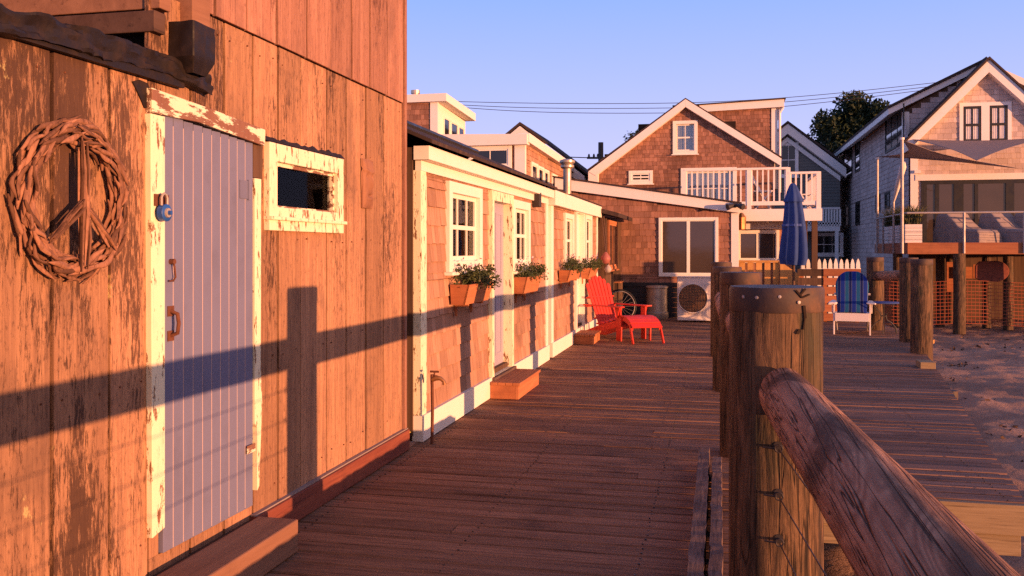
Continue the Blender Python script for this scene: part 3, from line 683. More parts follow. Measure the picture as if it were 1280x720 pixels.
# second cottage section
c2 = thing('shingled_annex', 'farther low shingled annex with cream trim beyond the vent pipe', 'cottage', (CX, 14.5, 0))
B0, B1 = 12.25, 17.1
q = lambda a, b: yr(a, b, CX)
v1 = (*q(703.5, 714.5), PX(704, 335, CX).z, PX(704, 266, CX).z); vd = (*q(717, 728), .2, PX(718, 258, CX).z); v2 = (*q(729.5, 737.5), PX(730, 335, CX).z, PX(730, 268, CX).z)
hs = [v1, vd, v2]
mb = MB(); shingles(mb, fc_, rect(B0 + .14, B1 - .1, .2, ZE), hs, .145, .125, 22, .017); obj('wall_shingles', mb, M['sh_cot'], c2)
mb = MB(); wall_back(mb, fc_, rect(B0, B1, 0, ZE + .1), [(a + .05, b - .05, c + .05, d - .05) for a, b, c, d in hs], -.12, -.001); mb.box(-4.3, CX - .12, B0, B0 + .1, 0, 2.2); mb.box(-4.3, CX - .12, B1 - .1, B1, 0, 2.2); mb.box(-4.35, -4.3, B0, B1, 0, 2.2); obj('wall', mb, M['dark_wood'], c2)
obj('corner_board', MB().fbox(fc_, B0 - .02, B0 + .14, -.04, .03, .19, ZE), M['white'], c2, bevel=.003)
obj('corner_board', MB().fbox(fc_, B1 - .1, B1 + .02, -.04, .03, .19, ZE), M['white'], c2, bevel=.003)
obj('base_trim', MB().fbox(fc_, B0 - .03, B1, -.04, .05, .004, .205), M['white'], c2, bevel=.003)
obj('fascia', MB().fbox(fc_, B0 - .1, B1 + .05, -.02, .10, ZE - .005, ZE + .2), M['white'], c2, bevel=.004)
for t in (v1, v2): window(c2, fc_, *t, .08, 2, 1, .03, 'white', proud=.045, pane='glass', sashw=.035)
mb = MB(); frame_parts(mb, fc_, vd[0], vd[1], vd[2], vd[3], .08, -.06, .05, .1, .001); obj('door_casing', mb, M['white'], c2, bevel=.003)
d_ = obj('door', MB().fbox(fc_, vd[0] + .08, vd[1] - .08, -.08, -.04, .22, vd[3] - .1), M['white'], c2, bevel=.003)
obj('door_knob', MB().tube([V((CX - .04, vd[0] + .15, 1.1)), V((CX + .03, vd[0] + .15, 1.1))], .025, 8), M['steel'], d_)
mb = MB(); mb.prism(FY(B0 - .25), [(EX - .05, ZE + .2), (EX - .05, ZE + .23), (RX, ZE + .65), (-4.5, ZE + .2), (-4.5, ZE + .17), (RX, ZE + .62)], -(B1 - B0 + .35), 0); obj('roof', mb, M['roof'], c2)
# recessed plank between the two
al = thing('alcove_panel', 'dark brown plank panel in the gap between cottage and annex', 'panel', (CX - .05, 12.1, 0))
mb = MB(); mb.fbox(fc_, 11.985, 12.225, -.16, -.06, .0, .95); obj('panel', mb, M['dark_wood'], al)
obj('filler_board', MB().fbox(fc_, 11.985, 12.225, -.16, -.05, .955, ZE), M['white'], al)
# vent pipe
c = PY(709, 224, 13.0); vp = thing('vent_pipe', 'grey metal vent pipe with round cowl rising from the low roof', 'pipe', (c.x, 13.0, c.z))
t = PY(711, 199, 13.0).z
obj('pipe', MB().lathe((c.x, 13, 0), [(.06, ZE + .2), (.06, t - .10)], 16), M['metal'], vp, smooth=40)
obj('cowl', MB().lathe((c.x, 13, 0), [(.07, t - .14), (.10, t - .12), (.10, t - .09), (.075, t - .08), (.115, t - .05), (.115, t - .02), (.06, t)], 16), M['metal'], vp, smooth=40)
# brown lean-to porch at the end
po = thing('brown_porch', 'small brown board porch with dark roof edge at the end of the annex', 'porch', (-2.1, 18.4, 0))
fp = FX(-2.12); p0, p1 = 17.2, 19.9
mb = MB()
for k in range(9): mb.fbox(fp, p0 + k * .3 + .004, p0 + (k + 1) * .3 - .004, -.03, .0, .0, 1.0)
mb.fbox(fp, p0, p1, -.03, 0, 1.0, 1.05); mb.fbox(fp, p0, p0 + .2, -.03, 0, 1.05, 2.1); mb.fbox(fp, p1 - .9, p1, -.03, 0, 1.05, 2.1); mb.box(-4, -2.15, p0, p0 + .04, 0, 2.15)
obj('wall', mb, M['dark_wood'], po)
window(po, fp, p0 + .25, p1 - .95, 1.1, 2.08, .06, 2, 1, 0, 'cedar', proud=.04, hung=False)
mb = MB(); mb.prism(FY(p0 - .15), [(-1.86, 2.12), (-1.86, 2.2), (-4, 2.75), (-4, 2.65)], -(p1 - p0 + .14), 0); obj('roof', mb, M['roof'], po)

# ---------------- planters with flowers
def planter(y0, y1, ztop, label, plabel, seed, h=.2, dep=.175, mat='cedar'):
    r = random.Random(seed); o = thing('window_box', label, 'planter', (CX + .06, (y0 + y1) / 2, ztop - h), 'cedar window boxes below the cottage windows')
    x0 = CX + .03
    fr = FY(0); e = .03; ym = (y0 + y1) / 2
    mb = MB(); t = .018
    def slab(a, b): mb.add([*a, *b], [(0, 1, 2, 3), (7, 6, 5, 4), (0, 4, 5, 1), (1, 5, 6, 2), (2, 6, 7, 3), (3, 7, 4, 0)])
    X1, X0 = x0 + dep, x0 + dep - .05; zt, zb = ztop, ztop - h
    slab([V((X0, y0 + e, zb)), V((X0, y1 - e, zb)), V((X1, y1, zt)), V((X1, y0, zt))], [V((X0 - t, y0 + e, zb)), V((X0 - t, y1 - e, zb)), V((X1 - t, y1, zt)), V((X1 - t, y0, zt))])
    obj('front_board', mb, M[mat], o)
    for s, ya, yb in ((1, y0, y0 + e), (-1, y1, y1 - e)):
        mb = MB(); slab([V((x0, yb, zb)), V((X0, yb, zb)), V((X1 - .001, ya, zt)), V((x0, ya, zt))], [V((x0, yb + s * t, zb)), V((X0, yb + s * t, zb)), V((X1 - .001, ya + s * t, zt)), V((x0, ya + s * t, zt))]); obj('side_board', mb, M['cedar_x'], o)
    obj('back_board', MB().box(x0 - .002, x0 + t - .002, y0 + e, y1 - e, zb + .002, zt - .002), M[mat], o); obj('bottom_board', MB().box(x0 + .003, X0 - t, y0 + e + t, y1 - e - t, zb + .005, zb + .02), M[mat], o)
    obj('soil', MB().box(x0 + t, X1 - t * 1.7, y0 + t + .012, y1 - t - .012, zt - .04, zt - .02), M['interior'], o)
    for yb in (y0 + .18, y1 - .18): mb = MB(); mb.beam((CX + .02, yb, zb - .012), (X0 - .01, yb, zb - .012), .035, .022); mb.beam((CX + .03, yb, zb - .11), (CX + .03, yb, zb - .02), .02, .02); obj('bracket', mb, M['cedar'], o)
    p = thing('flowering_plant', plabel, 'plant', (x0 + dep / 2, ym, zt - .02), 'plants in the window boxes')
    lf, fl, fp2 = MB(), MB(), MB()
    clumps = [(r.uniform(y0 + .04, y1 - .04), r.uniform(.0, .13), r.uniform(.05, .12)) for _ in range(int((y1 - y0) * 34))]
    for cy, cz, cr in clumps:
        cxx = x0 + r.uniform(.03, dep + .06)
        for _ in range(48):
            v = V((r.gauss(0, 1), r.gauss(0, 1), r.gauss(0, 1))).normalized() * cr * r.uniform(.4, 1)
            q = V((max(x0 + .01, cxx + v.x * .8), cy + v.y, zt + cz + v.z * .8 - .005)); lf.leaf(q, r.uniform(.011, .02), r)
        if r.random() < .25:
            for _ in range(7): (fl if r.random() < .6 else fp2).leaf(V((cxx, cy, zt + cz + cr)) + V((r.gauss(0, .02), r.gauss(0, .02), r.gauss(0, .012))), .014, r)
    obj('foliage', lf, M['leaf_plant'], p); 
    if fl.f: obj('blossom', fl, M['petal'], p)
    if fp2.f: obj('blossom', fp2, M['petal_pale'], p)
XF = CX + .205
for pa, pb, ptop, pbot, lab, pl_, sd in ((587, 617.5, 356, 379.5, 'large cedar window box under the nearest cottage window', 'dense green flowering plant spilling over the largest window box', 41),
                            (659.5, 677.5, 346.5, 366, 'second cedar window box, right of the pale cottage door', 'low green flowering plant in the box right of the cottage door', 42),
                            (713.5, 728, 338, 350, 'small cedar window box left of the annex door', 'green plant with pink blossoms left of the annex door', 43),
                            (739, 748.5, 335, 346, 'smallest cedar window box, right of the annex door', 'plant with pink blossoms right of the annex door', 44)):
    a = PX(pa, ptop, XF); b = PX(pb, ptop, XF); zb = PX(pa + 2, pbot, XF - .05).z
    planter(a.y, b.y, a.z, lab, pl_, sd, max(.12, a.z - zb))
# cottage door steps
def box_step(x0, x1, y0, y1, h, label):
    o = thing('box_step', label, 'step', (x0, (y0 + y1) / 2, 0), 'cedar box steps at the cottage doors'); n = 4; w = (x1 - x0 + .02) / n
    for k in range(n): obj('tread_board', MB().box(x0 + k * w + .002, x0 + (k + 1) * w - .002, y0 - .015, y1 + .015, h - .03, h), M['cedar'], o, bevel=.003)
    obj('front_board', MB().box(x1 - .03, x1, y0, y1, .004, h - .031), M['cedar'], o)
    for a in (y0, y1 - .03): obj('side_board', MB().box(x0, x1 - .031, a + .001, a + .029, .004, h - .031), M['cedar_x'], o)
a = PZ(648, 500, 0); b = PZ(676, 481, 0)
print('step', a, b)
box_step(CX + .055, a.x + .0, a.y, max(b.y, a.y + .8), .17, 'reddish cedar box step in front of the pale cottage door')
a = PZ(742, 431, 0); box_step(CX + .055, a.x, a.y, a.y + .75, .16, 'small cedar box step beside the red chair')
# standpipe tap
a = PZ(540, 555, 0); tp = thing('standpipe_tap', 'rusty standpipe with brass tap in front of the cottage base', 'tap', (a.x, a.y, 0))
zt = PD(540, 468, a.dot(FW)).z; X, Yp = a.x, a.y
obj('pipe', MB().tube([(X, Yp, .0), (X + .004, Yp, zt * .5), (X, Yp, zt)], .013, 8), M['rust'], tp, smooth=60)
obj('spout', MB().tube([(X, Yp, zt - .04), (X + .035, Yp, zt - .025), (X + .07, Yp, zt - .03), (X + .095, Yp, zt - .05), (X + .10, Yp, zt - .075)], [.02, .022, .016, .014, .017], 10), M['copper'], tp, smooth=60)
mb = MB(); mb.tube([(X + .02, Yp, zt - .02), (X + .02, Yp, zt + .02)], .007, 8); mb.tube([(X - .015, Yp, zt + .022), (X + .055, Yp, zt + .022)], .008, 8); obj('tap_handle', mb, M['rust'], tp, smooth=60)
# yellow scrap in the gap
a = PZ(512, 556, 0); ys_ = thing('yellow_scrap', 'crumpled yellow plastic sheet wedged between shed and cottage', 'scrap', (a.x, a.y, 0))
obj('sheet', MB().grid(lambda i, j: V((a.x - .12 + .15 * i * (.35 + .65 * j), 6.46 + .03 * math.sin(i * 5 + j * 2), .008 + .13 * j - .03 * i * j + .008 * math.sin(i * 9))), 10, 8), M['yellow'], ys_, smooth=40)
# hanging buoys
for px, py0, py1, rr, m, lab in ((757, 315, 330, .095, 'buoy', 'faded pink round fishing buoy hanging by the porch'), (760, 331, 341, .07, 'buoy2', 'small pale buoy hanging under the pink one')):
    t = PY(px, py0, 17.0); b = PY(px, py1, 17.0); h = t.z - b.z
    o = thing('fishing_buoy', lab, 'buoy', (t.x, 17.0, t.z), 'fishing buoys hung by the porch')
    obj('float', MB().lathe((t.x, 17, b.z), [(rr * .2, 0), (rr * .7, h * .12), (rr, h * .42), (rr * .9, h * .6), (rr * .4, h * .9), (.02, h)], 18), M[m], o, smooth=50)
    obj('rope', MB().tube([(t.x, 17, b.z + h), (t.x - .02, 17.05, b.z + h + .12), (t.x - .1, 17.15, 2.14)], .012, 6), M['beam_dark'], o)
# ================================================================== posts, rails, cables
def post(x, y, zt, rad, zb, label, seed, cap=True, group='timber posts along the boardwalk', capm='cap', lean=(0, 0)):
    r = random.Random(seed); ph = r.uniform(0, 6.28)
    o = thing('timber_post', label, 'post', (x, y, zb), group)
    wob = lambda t, a: 1 + .02 * math.sin(2 * a + ph) + .012 * math.sin(5 * a + ph * 2 + t * 2) + .006 * math.sin(11 * a + t * 9)
    n = 12; pts = [V((x + lean[0] * (i / n), y + lean[1] * (i / n), zb + (zt - .085 - zb) * i / n)) for i in range(n + 1)]
    obj('shaft', MB().tube(pts, [rad * (1.03 - .03 * i / n) for i in range(n + 1)], 40, True, wob), M['post'], o, smooth=50)
    e = pts[-1]; h = .085
    if cap:
        obj('cap_band', MB().tube([e + UP * t for t in (-.004, .0, h - .012, h, h + .001)], [rad * k for k in (1.0, 1.018, 1.018, .985, .5)], 40, True, lambda t, a: 1 + .016 * math.sin(2 * a + ph) + .008 * math.sin(7 * a)), M[capm], o, smooth=40)
    return o, e
PN = V((.205, 3.43, 0))
plist = [(PN.x, PN.y, 1.365, .168, 'thickest nearest timber post with a cracked tarred top and log rail'),
         (.155, 6.75, 1.335, .15, 'second timber post beyond the nearest thick one'),
         (.085, 9.85, 1.315, .15, 'third timber post in the boardwalk row'),
         (.03, 12.95, 1.325, .145, 'fourth timber post, farthest of the boardwalk row')]
posts = [post(x, y, z, rd, -1.1, lab, i + 1) for i, (x, y, z, rd, lab) in enumerate(plist)]
np_ = posts[0][0]
# bolts, crack and screw eyes on the nearest post
def on_post(px, py, rad=.172):
    d = ray(px, py); ox, oy = CAM.x - PN.x, CAM.y - PN.y; a = d.x ** 2 + d.y ** 2; b = ox * d.x + oy * d.y; c = ox * ox + oy * oy - rad * rad
    t = (-b - math.sqrt(max(0, b * b - a * c))) / a; return CAM + d * t
for px, py in ((929.5, 371), (946, 372), (974.5, 371), (998.5, 378)):
    p = on_post(px, py, .172); n = (p - V((PN.x, PN.y, p.z))).normalized()
    obj('bolt', MB().tube([p - n * .004, p + n * .003, p + n * .004], [.006, .006, .003], 10), M['steel'], np_, smooth=40)
mb = MB()
for a, b, w in (((1005, 382), (1006.5, 398), .010), ((1006, 398), (1004, 412), .005), ((1000, 369), (1007, 361), .006), ((1003, 372), (995, 363), .006), ((1003, 372), (1012, 368), .005), ((1000, 412), (996.5, 417), .010)):
    p, q = on_post(*a, .1735), on_post(*b, .1735); mb.beam(p, q, w, .004, (p - V((PN.x, PN.y, p.z))))
obj('crack', mb, M['interior'], np_)
# log rails
def log(p, q, rad, label, seed, n=26):
    r = random.Random(seed); ph = r.uniform(0, 6.28); p, q = V(p), V(q)
    o = thing('log_rail', label, 'rail', p, 'log rails between the timber posts')
    pts = [p + (q - p) * (i / n) for i in range(n + 1)]
    rs = [rad * (1.02 - .04 * i / n) for i in range(n + 1)]; d = (q - p).normalized()
    pts = [p - d * .02] + pts + [q + d * .02]; rs = [rad * .8] + rs + [rad * .97]; pts += [q + d * (.02 + rad * t) for t in (.2, .4, .52, .58)]; rs += [rad * .95, rad * .82, rad * .6, rad * .25]
    obj('log', MB().tube(pts, rs, 36, True, lambda t, a: 1 + .03 * math.sin(2 * a + ph + t) + .015 * math.sin(3 * a + 5 * t) + .012 * math.sin(a * 7 + t * 21)), M['log'], o, smooth=50)
    return o
RZ0 = 1.0
lr0 = log((.365, .0, RZ0 + .03), (PN.x + .014, PN.y - .235, RZ0 + .005), .088, 'thick weathered log rail in front of the nearest post', 3)
log((.335, -2.6, RZ0 + .09), (.366, -.06, RZ0 + .03), .088, 'log rail running on behind the viewpoint, past the nearest bay', 4)
log((PN.x - .01, PN.y + .15, RZ0), (.13, 6.62, RZ0 - .01), .09, 'log rail between the nearest and second timber posts', 5)
log((.09, 6.87, RZ0), (.045, 9.72, RZ0 - .02), .09, 'log rail between the second and third timber posts', 6)
log((.03, 9.98, RZ0 - .01), (.0, 12.82, RZ0 - .02), .09, 'log rail between the third and fourth timber posts', 7)
post(.385, -.05, 1.34, .15, -1.1, 'timber post beside the viewpoint, carrying the near log rail', 9)
for i, py in enumerate((557.5, 616.5, 673.5)):
    p = on_post(972.5 + i * .5, py, .17); n = (p - V((PN.x, PN.y, p.z))).normalized()
    o = thing('wire_cable', ('upper', 'middle', 'lowest')[i] + ' thin steel cable tied to a screw eye on the nearest post', 'cable', p, 'steel cables under the near log rail')
    e = p + n * .045
    obj('cable', MB().tube([e + V((0, -.01, 0)), V((.33, 1.9, p.z - .008)), V((.40, .1, p.z))], .0024, 6), M['iron'], o, smooth=60)
    mb = MB(); mb.tube([p - n * .01, p + n * .03], .005, 8)
    rg = [e + V((.013 * math.cos(k * .785), 0, .013 * math.sin(k * .785))) for k in range(9)]; mb.tube(rg, .0035, 6); mb.tube([e + V((-.012, 0, 0)), e + V((-.05, .01, .001))], .0035, 6); mb.tube([p - n * .002, p + n * .003], .016, 10)
    obj('screw_eye', mb, M['iron'], o, smooth=50)
# ragged kerb timbers
nzk = 1
ko = thing('kerb_timber', 'rough grey double kerb timber lying along the boardwalk edge', 'kerb', (-.06, 5, 0)); r = random.Random(12)
for x0, w, ya, yb in ((-.13, .068, 2.2, 6.42), (-.04, .056, 2.2, 6.12)):
    def kf(i, j, x0=x0, w=w, ya=ya, yb=yb):
        y = ya + (yb - ya) * i; s = (j * 3) % 3.0001
        sx, sz = ((0, 0), (0, 1), (1, 1), (1, 0))[min(3, int(round(j * 3)))]
        nz = mnoise.noise(V((y * 5, x0 * 30, sz))) ; n2 = mnoise.noise(V((y * 11, x0 * 50, sx * 3)))
        return V((x0 + sx * w + .004 * n2 + .006 * nz, y, .004 + sz * (.15 + .014 * nz + .008 * n2 - (.05 * max(0, i - .96) / .04))))
    mb = MB().grid(kf, 150, 3); nn = 151; mb.f += [(0, nn, 2 * nn, 3 * nn), (150, 3 * nn + 150, 2 * nn + 150, nn + 150)]
    obj('timber', mb, M['kerb'], ko)

# far side posts
def pz(px, py, z=0): return PZ(px, py, z)
a = pz(1094, 412); post(a.x, a.y, PD(1094, 321.5, a.dot(FW)).z, .15, -1.0, 'short timber post behind the white chair and bistro table', 11, group='timber posts of the back platform')
pa = a
b = PD(1136, 322, 14.6); post(b.x, b.y, b.z, .14, -1.0, 'dark timber post half hidden left of the tall platform corner post', 12, group='timber posts of the back platform')
c = PD(1152, 324, 13.0); post(c.x, c.y, c.z, .15, -1.0, 'stout timber post at the right edge of the back platform', 13, group='timber posts of the back platform')
d0, d1 = PD(1094, 345, pa.dot(FW)), PD(1131, 344, 14.9); d = (d1 - d0).normalized()
o = log(d0 + d * .12, d1 + d * .02, .085, 'short log rail joining the two posts behind the bistro table', 14, 10)
# little timber stubs at the platform edge
a = PD(1188, 488, 9.6); o, e = post(a.x, a.y, a.z, .075, -1.0, 'short pile stub with dark cap beside the platform edge', 15, group='pile stubs beside the platform')
a = PD(1159, 452, 11.3); so = thing('brace_block', 'bright sawn wooden block bolted to the platform edge', 'block', (a.x, a.y, a.z - .2)); obj('block', MB().box(a.x - .08, a.x + .1, a.y, a.y + .28, a.z - .24, a.z - .01), M['pine'], so, bevel=.005)
a = pz(1143, 437, .04); b = pz(1168, 427, .04); eo = thing('edge_batten', 'pale wooden batten laid across the platform corner', 'batten', (a.x, a.y, 0)); mb = MB(); mb.beam(V((a.x, a.y, .035)), V((b.x, b.y + .1, .035)), .05, .06); obj('batten', mb, M['gold_wood'], eo, bevel=.004)

# ================================================================== chairs
def adirondack(name, label, mat, loc, rot):
    o = thing(name, label, 'chair', loc); o.rotation_euler = (0, 0, rot)
    m = M[mat]; B = dict(bevel=.004, local=True)
    def part(n, mb): p = obj(n, mb, m, o, **B); return p
    N = 7; W = .56
    base = lambda t: V((-.20 - .30 * t, 0, .25 + .80 * t))           # line of the back
    nrm = V((.80, 0, .30)).normalized()
    for k in range(N):                                                # fan of back slats
        u = (k - (N - 1) / 2) / ((N - 1) / 2); top = 1.0 - .17 * u * u
        p = base(-.03) + V((0, u * .195, 0)); q = base(top) + V((0, u * .25, 0)); mb = MB(); w0, w1 = .054, .070
        s = V((0, 1, 0)); th = nrm * .009; hh = (q - p).normalized() * .022
        sl = .012 * abs(u) * (1 if u > 0 else -1)
        vs = [p - s * w0 / 2, p + s * w0 / 2, q + s * w1 / 2 - hh * (1 + sl * 60), q + s * w1 / 4, q - s * w1 / 4, q - s * w1 / 2 - hh * (1 - sl * 60)]
        mb.add([v + th for v in vs] + [v - th for v in vs], [(0, 1, 2, 3, 4, 5), (11, 10, 9, 8, 7, 6)] + [(i + 6, (i + 1) % 6 + 6, (i + 1) % 6, i) for i in range(6)])
        part('back_slat', mb)
    for t, w in ((.12, .5), (.55, .62)): p = base(t) - nrm * .022; mb = MB(); mb.beam(p - V((0, w / 2, 0)), p + V((0, w / 2, 0)), .022, .07, nrm); part('back_rail', mb)
    for k in range(6):                                                # seat slats, curved front edge
        t = k / 5; x = .36 - .52 * t; z = .385 - .14 * t
        mb = MB(); mb.beam((x, -W / 2, z), (x, W / 2, z), .085, .02, V((.25, 0, 1))); part('seat_slat', mb)
    mb = MB(); mb.box(.395, .418, -W / 2, W / 2, .24, .385); part('front_apron', mb)
    for s in (-1, 1):
        mb = MB(); mb.prism((V((0, s * .262 - .011, 0)), V((1, 0, 0)), V((0, 1, 0))), [(.395, .25), (.395, .365), (-.15, .225), (-.62, .06), (-.72, .0), (-.52, .0), (-.1, .12)], 0, .022); part('rear_leg', mb)
        mb = MB(); mb.box(.30, .40, s * .296 - .0125, s * .296 + .0125, 0, .545); part('front_leg', mb)
        mb = MB(); mb.prism((V((0, s * .325 - .01, 0)), V((1, 0, 0)), V((0, 1, 0))), [(.30, .545), (.40, .545), (.39, .5), (.36, .4), (.34, .38), (.32, .42)], 0, .02); part('arm_bracket', mb)
        mb = MB(); ar = [(.47, .06), (.45, -.05), (.40, -.075), (.1, -.06), (-.45, -.03), (-.45, .03), (.1, .055), (.36, .075), (.44, .078)]
        vs = [(x, s * (.315 + y), z) for z in (.547, .569) for x, y in ar]; k = len(ar)
        mb.add(vs, [tuple(range(k))[::-1], tuple(range(k, 2 * k))] + [(i, (i + 1) % k, (i + 1) % k + k, i + k) for i in range(k)]); part('armrest', mb)
    mb = MB(); mb.beam((-.37, -.34, .535), (-.37, .34, .535), .06, .022); part('arm_rail', mb)
    return o
RC = V((math.cos(R(-38)), math.sin(R(-38)), 0))
red = adirondack('garden_chair', 'red slatted adirondack garden chair beside the cottage wall', 'red', (pz(769, 426).x - (.35 * RC.x - .296 * -RC.y) + .06, pz(769, 426).y - (.35 * RC.y - .296 * RC.x), 0), R(-38))
wc = pz(1067, 419)
adirondack('garden_chair', 'white adirondack garden chair draped with a blue striped cushion', 'chair_white', (wc.x + .03, wc.y + .42, 0), R(-98))
# striped cushion over the white chair
cu = thing('striped_cushion', 'blue and teal striped cushion on the white garden chair', 'cushion', (wc.x + .03, wc.y + .42, 0), rot=R(-98))
def cushion(i, j):
    u = (i - .5) * 2; L = j
    if L < .36: t = L / .36; p = V((.41 - .53 * t, 0, .415 - .14 * t))
    else: t = (L - .36) / .64; p = V((-.135 - .31 * t, 0, .28 + .81 * t))
    w = .245 + .06 * max(0, (L - .36) / .64) ; lim = 1
    if L > .78: w *= math.sqrt(max(.02, 1 - ((L - .78) / .23) ** 2 * .93))
    puff = .022 * (1 - u ** 4) * (1 - .6 * math.exp(-((L - .36) / .05) ** 2) - .45 * math.exp(-((L - .68) / .03) ** 2))
    return p + V((.45, 0, .8) if L < .36 else (.8, 0, .45)) * puff + V((0, u * w, 0))
cm = obj('cushion', MB().grid(cushion, 28, 60), M['stripe'], cu, smooth=60, local=True)
s_ = cm.modifiers.new('thickness', 'SOLIDIFY'); s_.thickness = .03
# footstool
fa, fb = pz(791, 432), pz(829, 429.5)
so = thing('red_footstool', 'red slatted footstool with curved top in front of the red chair', 'footstool', (pz(810.5, 430).x - .34 * math.cos(R(-62)), pz(810.5, 430).y - .34 * math.sin(R(-62)), 0), rot=R(-62))
prof = [(-.24, .39), (-.14, .41), (-.03, .405), (.08, .385), (.18, .345), (.265, .285)]
for k, (x, z) in enumerate(prof):
    mb = MB(); sl = -.1 + k * .16; mb.beam((x, -.26, z), (x, .26, z), .098, .02, V((sl, 0, 1))); obj('slat', mb, M['red'], so, bevel=.004, local=True)
for s in (-1, 1):
    mb = MB(); mb.prism((V((0, s * .235 - .011, 0)), V((1, 0, 0)), V((0, 1, 0))), [(x, z - .012) for x, z in prof] + [(.25, .21), (.14, .28), (-.05, .335), (-.24, .32)], 0, .022); obj('side_rail', mb, M['red'], so, local=True)
    mb = MB(); mb.beam((.20, s * .257, .30), (.34, s * .262, .0), .022, .06, V((1, 0, 0))); obj('leg', mb, M['red'], so, bevel=.003, local=True)
    mb = MB(); mb.beam((-.17, s * .257, .39), (-.19, s * .257, 0), .022, .06, V((1, 0, 0))); obj('leg', mb, M['red'], so, bevel=.003, local=True)
# bistro table
c = pz(1106, 416); c = V((c.x - .02, c.y, 0)); bt = thing('bistro_table', 'small round dark metal bistro table with curved wire legs', 'table', c)
zt = PD(1103, 377.5, c.dot(FW)).z
obj('tabletop', MB().lathe(c, [(.02, zt - .02), (.29, zt - .02), (.30, zt - .008), (.29, zt), (.02, zt)], 36), M['umb_cap'], bt, smooth=40)
for k in range(6):
    a = k * math.pi / 3 + .3; d = V((math.cos(a), math.sin(a), 0))
    obj('leg', MB().tube([c + d * .20 + UP * (zt - .02), c + d * .17 + UP * (zt - .09), c + d * .07 + UP * (zt * .66), c + d * .045 + UP * (zt * .55), c + d * .06 + UP * (zt * .42), c + d * .15 + UP * .18, c + d * .23 + UP * .09, c + d * .25 + UP * 0], .0085, 7), M['iron'], bt, smooth=60)
obj('ring', MB().tube([c + V((.05 * math.cos(k * .5236), .05 * math.sin(k * .5236), zt * .55)) for k in range(13)], .007, 6), M['iron'], bt, smooth=60)
# closed parasol
T = 16.5; c0 = PD(992, 330, T); c = V((c0.x, c0.y, 0)); zt = PD(989, 229, T).z; zb = PD(990, 331, T).z
um = thing('closed_parasol', 'closed blue canvas parasol standing upright behind the nearest post', 'parasol', c)
def fold(t, a): return 1 + (.20 * math.cos(8 * a) + .07 * math.cos(5 * a + 1)) * min(1, .25 + t)
H = zt - zb
obj('canopy', MB().tube([c + UP * (zb + H * k) + V((.02 * math.sin(k * 4), 0, 0)) for k in (1, .97, .9, .8, .6, .4, .2, .08, 0)][::-1], [.185, .215, .207, .186, .16, .132, .10, .06, .03], 64, True, lambda t, a: fold(1 - t, a)), M['umb'], um, smooth=60)
obj('vent_cap', MB().tube([c + UP * (zb + H * k) for k in (.77, .80, .90, .97, 1.0)], [.165, .155, .10, .055, .02], 48, True, lambda t, a: 1 + .12 * math.cos(8 * a + .4) * (1 - t)), M['umb'], um, smooth=60)
obj('finial', MB().lathe(c, [(.02, zt - .01), (.03, zt + .02), (.012, zt + .05)], 12), M['iron'], um, smooth=60)
obj('pole', MB().lathe(c, [(.024, .06), (.024, zt - .02)], 14), M['dark_wood'], um, smooth=60)
obj('strap', MB().tube([c + UP * (zb + H * .47), c + UP * (zb + H * .50)], [.19, .185], 32, False, lambda t, a: 1 + .1 * math.cos(8 * a)), M['umb_cap'], um)
obj('base', MB().lathe(c, [(.25, .004), (.25, .05), (.06, .08), (.045, .25), (.03, .25)], 24), M['iron'], um, smooth=40)
# heat pump
HY = 18.9; u0, u1, z0, z1 = rY(846.5, 346, 896, 400.5, HY); z0 = .03
hp = thing('heat_pump', 'cream outdoor heat pump unit with round fan grille below the sliding window', 'heat pump', ((u0 + u1) / 2, HY, 0))
obj('body', MB().box(u0, u1, HY, HY + .36, .03, z1 - .02), M['hvac'], hp, bevel=.012)
obj('lid', MB().box(u0 - .012, u1 + .012, HY - .015, HY + .37, z1 - .019, z1), M['hvac'], hp, bevel=.008)
mb = MB()
for k in range(26): x = u0 + .04 + (u1 - u0 - .08) * k / 25; mb.box(x - .006, x + .006, HY - .009, HY - .001, .14, z1 - .14)
obj('panel_ribs', mb, M['hvac'], hp)
cc = PY(866, 373, HY); rr = 17.5 / 1120 * 19.2
obj('fan_well', MB().tube([(cc.x, HY - .013, cc.z), (cc.x, HY - .011, cc.z)], rr, 48), M['copper'], hp)
mb = MB()
for k in range(-9, 10):
    h = math.sqrt(max(0, rr * rr - (k * rr / 9.6) ** 2)); x = cc.x + k * rr / 9.6
    mb.box(x - .004, x + .004, HY - .03, HY - .024, cc.z - h, cc.z + h); z = cc.z + k * rr / 9.6; mb.box(cc.x - h, cc.x + h, HY - .024, HY - .019, z - .004, z + .004)
obj('fan_grille', mb, M['iron'], hp)
obj('grille_ring', MB().tube([(cc.x + rr * math.cos(k * math.pi / 24), HY - .022, cc.z + rr * math.sin(k * math.pi / 24)) for k in range(49)], .012, 6), M['hvac'], hp, smooth=60)
for x in (u0 + .06, u1 - .12): obj('foot', MB().box(x, x + .06, HY + .02, HY + .34, .003, .029), M['iron'], hp)
# metal bin
c = PY(821, 380, 19.68); bn = thing('metal_bin', 'tall galvanised metal bin against the dark shingle wall', 'bin', (c.x, c.y, 0)); zt = PD(822, 357, c.dot(FW)).z
obj('body', MB().lathe((c.x, c.y, 0), [(.02, .004), (.235, .004), (.25, .03), (.25, .14), (.225, .16), (.225, zt - .06), (.235, zt - .05), (.02, zt - .05)], 36), M['metal'], bn, smooth=40)
obj('lid', MB().lathe((c.x, c.y, 0), [(.245, zt - .05), (.245, zt - .02), (.2, zt), (.02, zt + .01)], 36), M['metal'], bn, smooth=40)
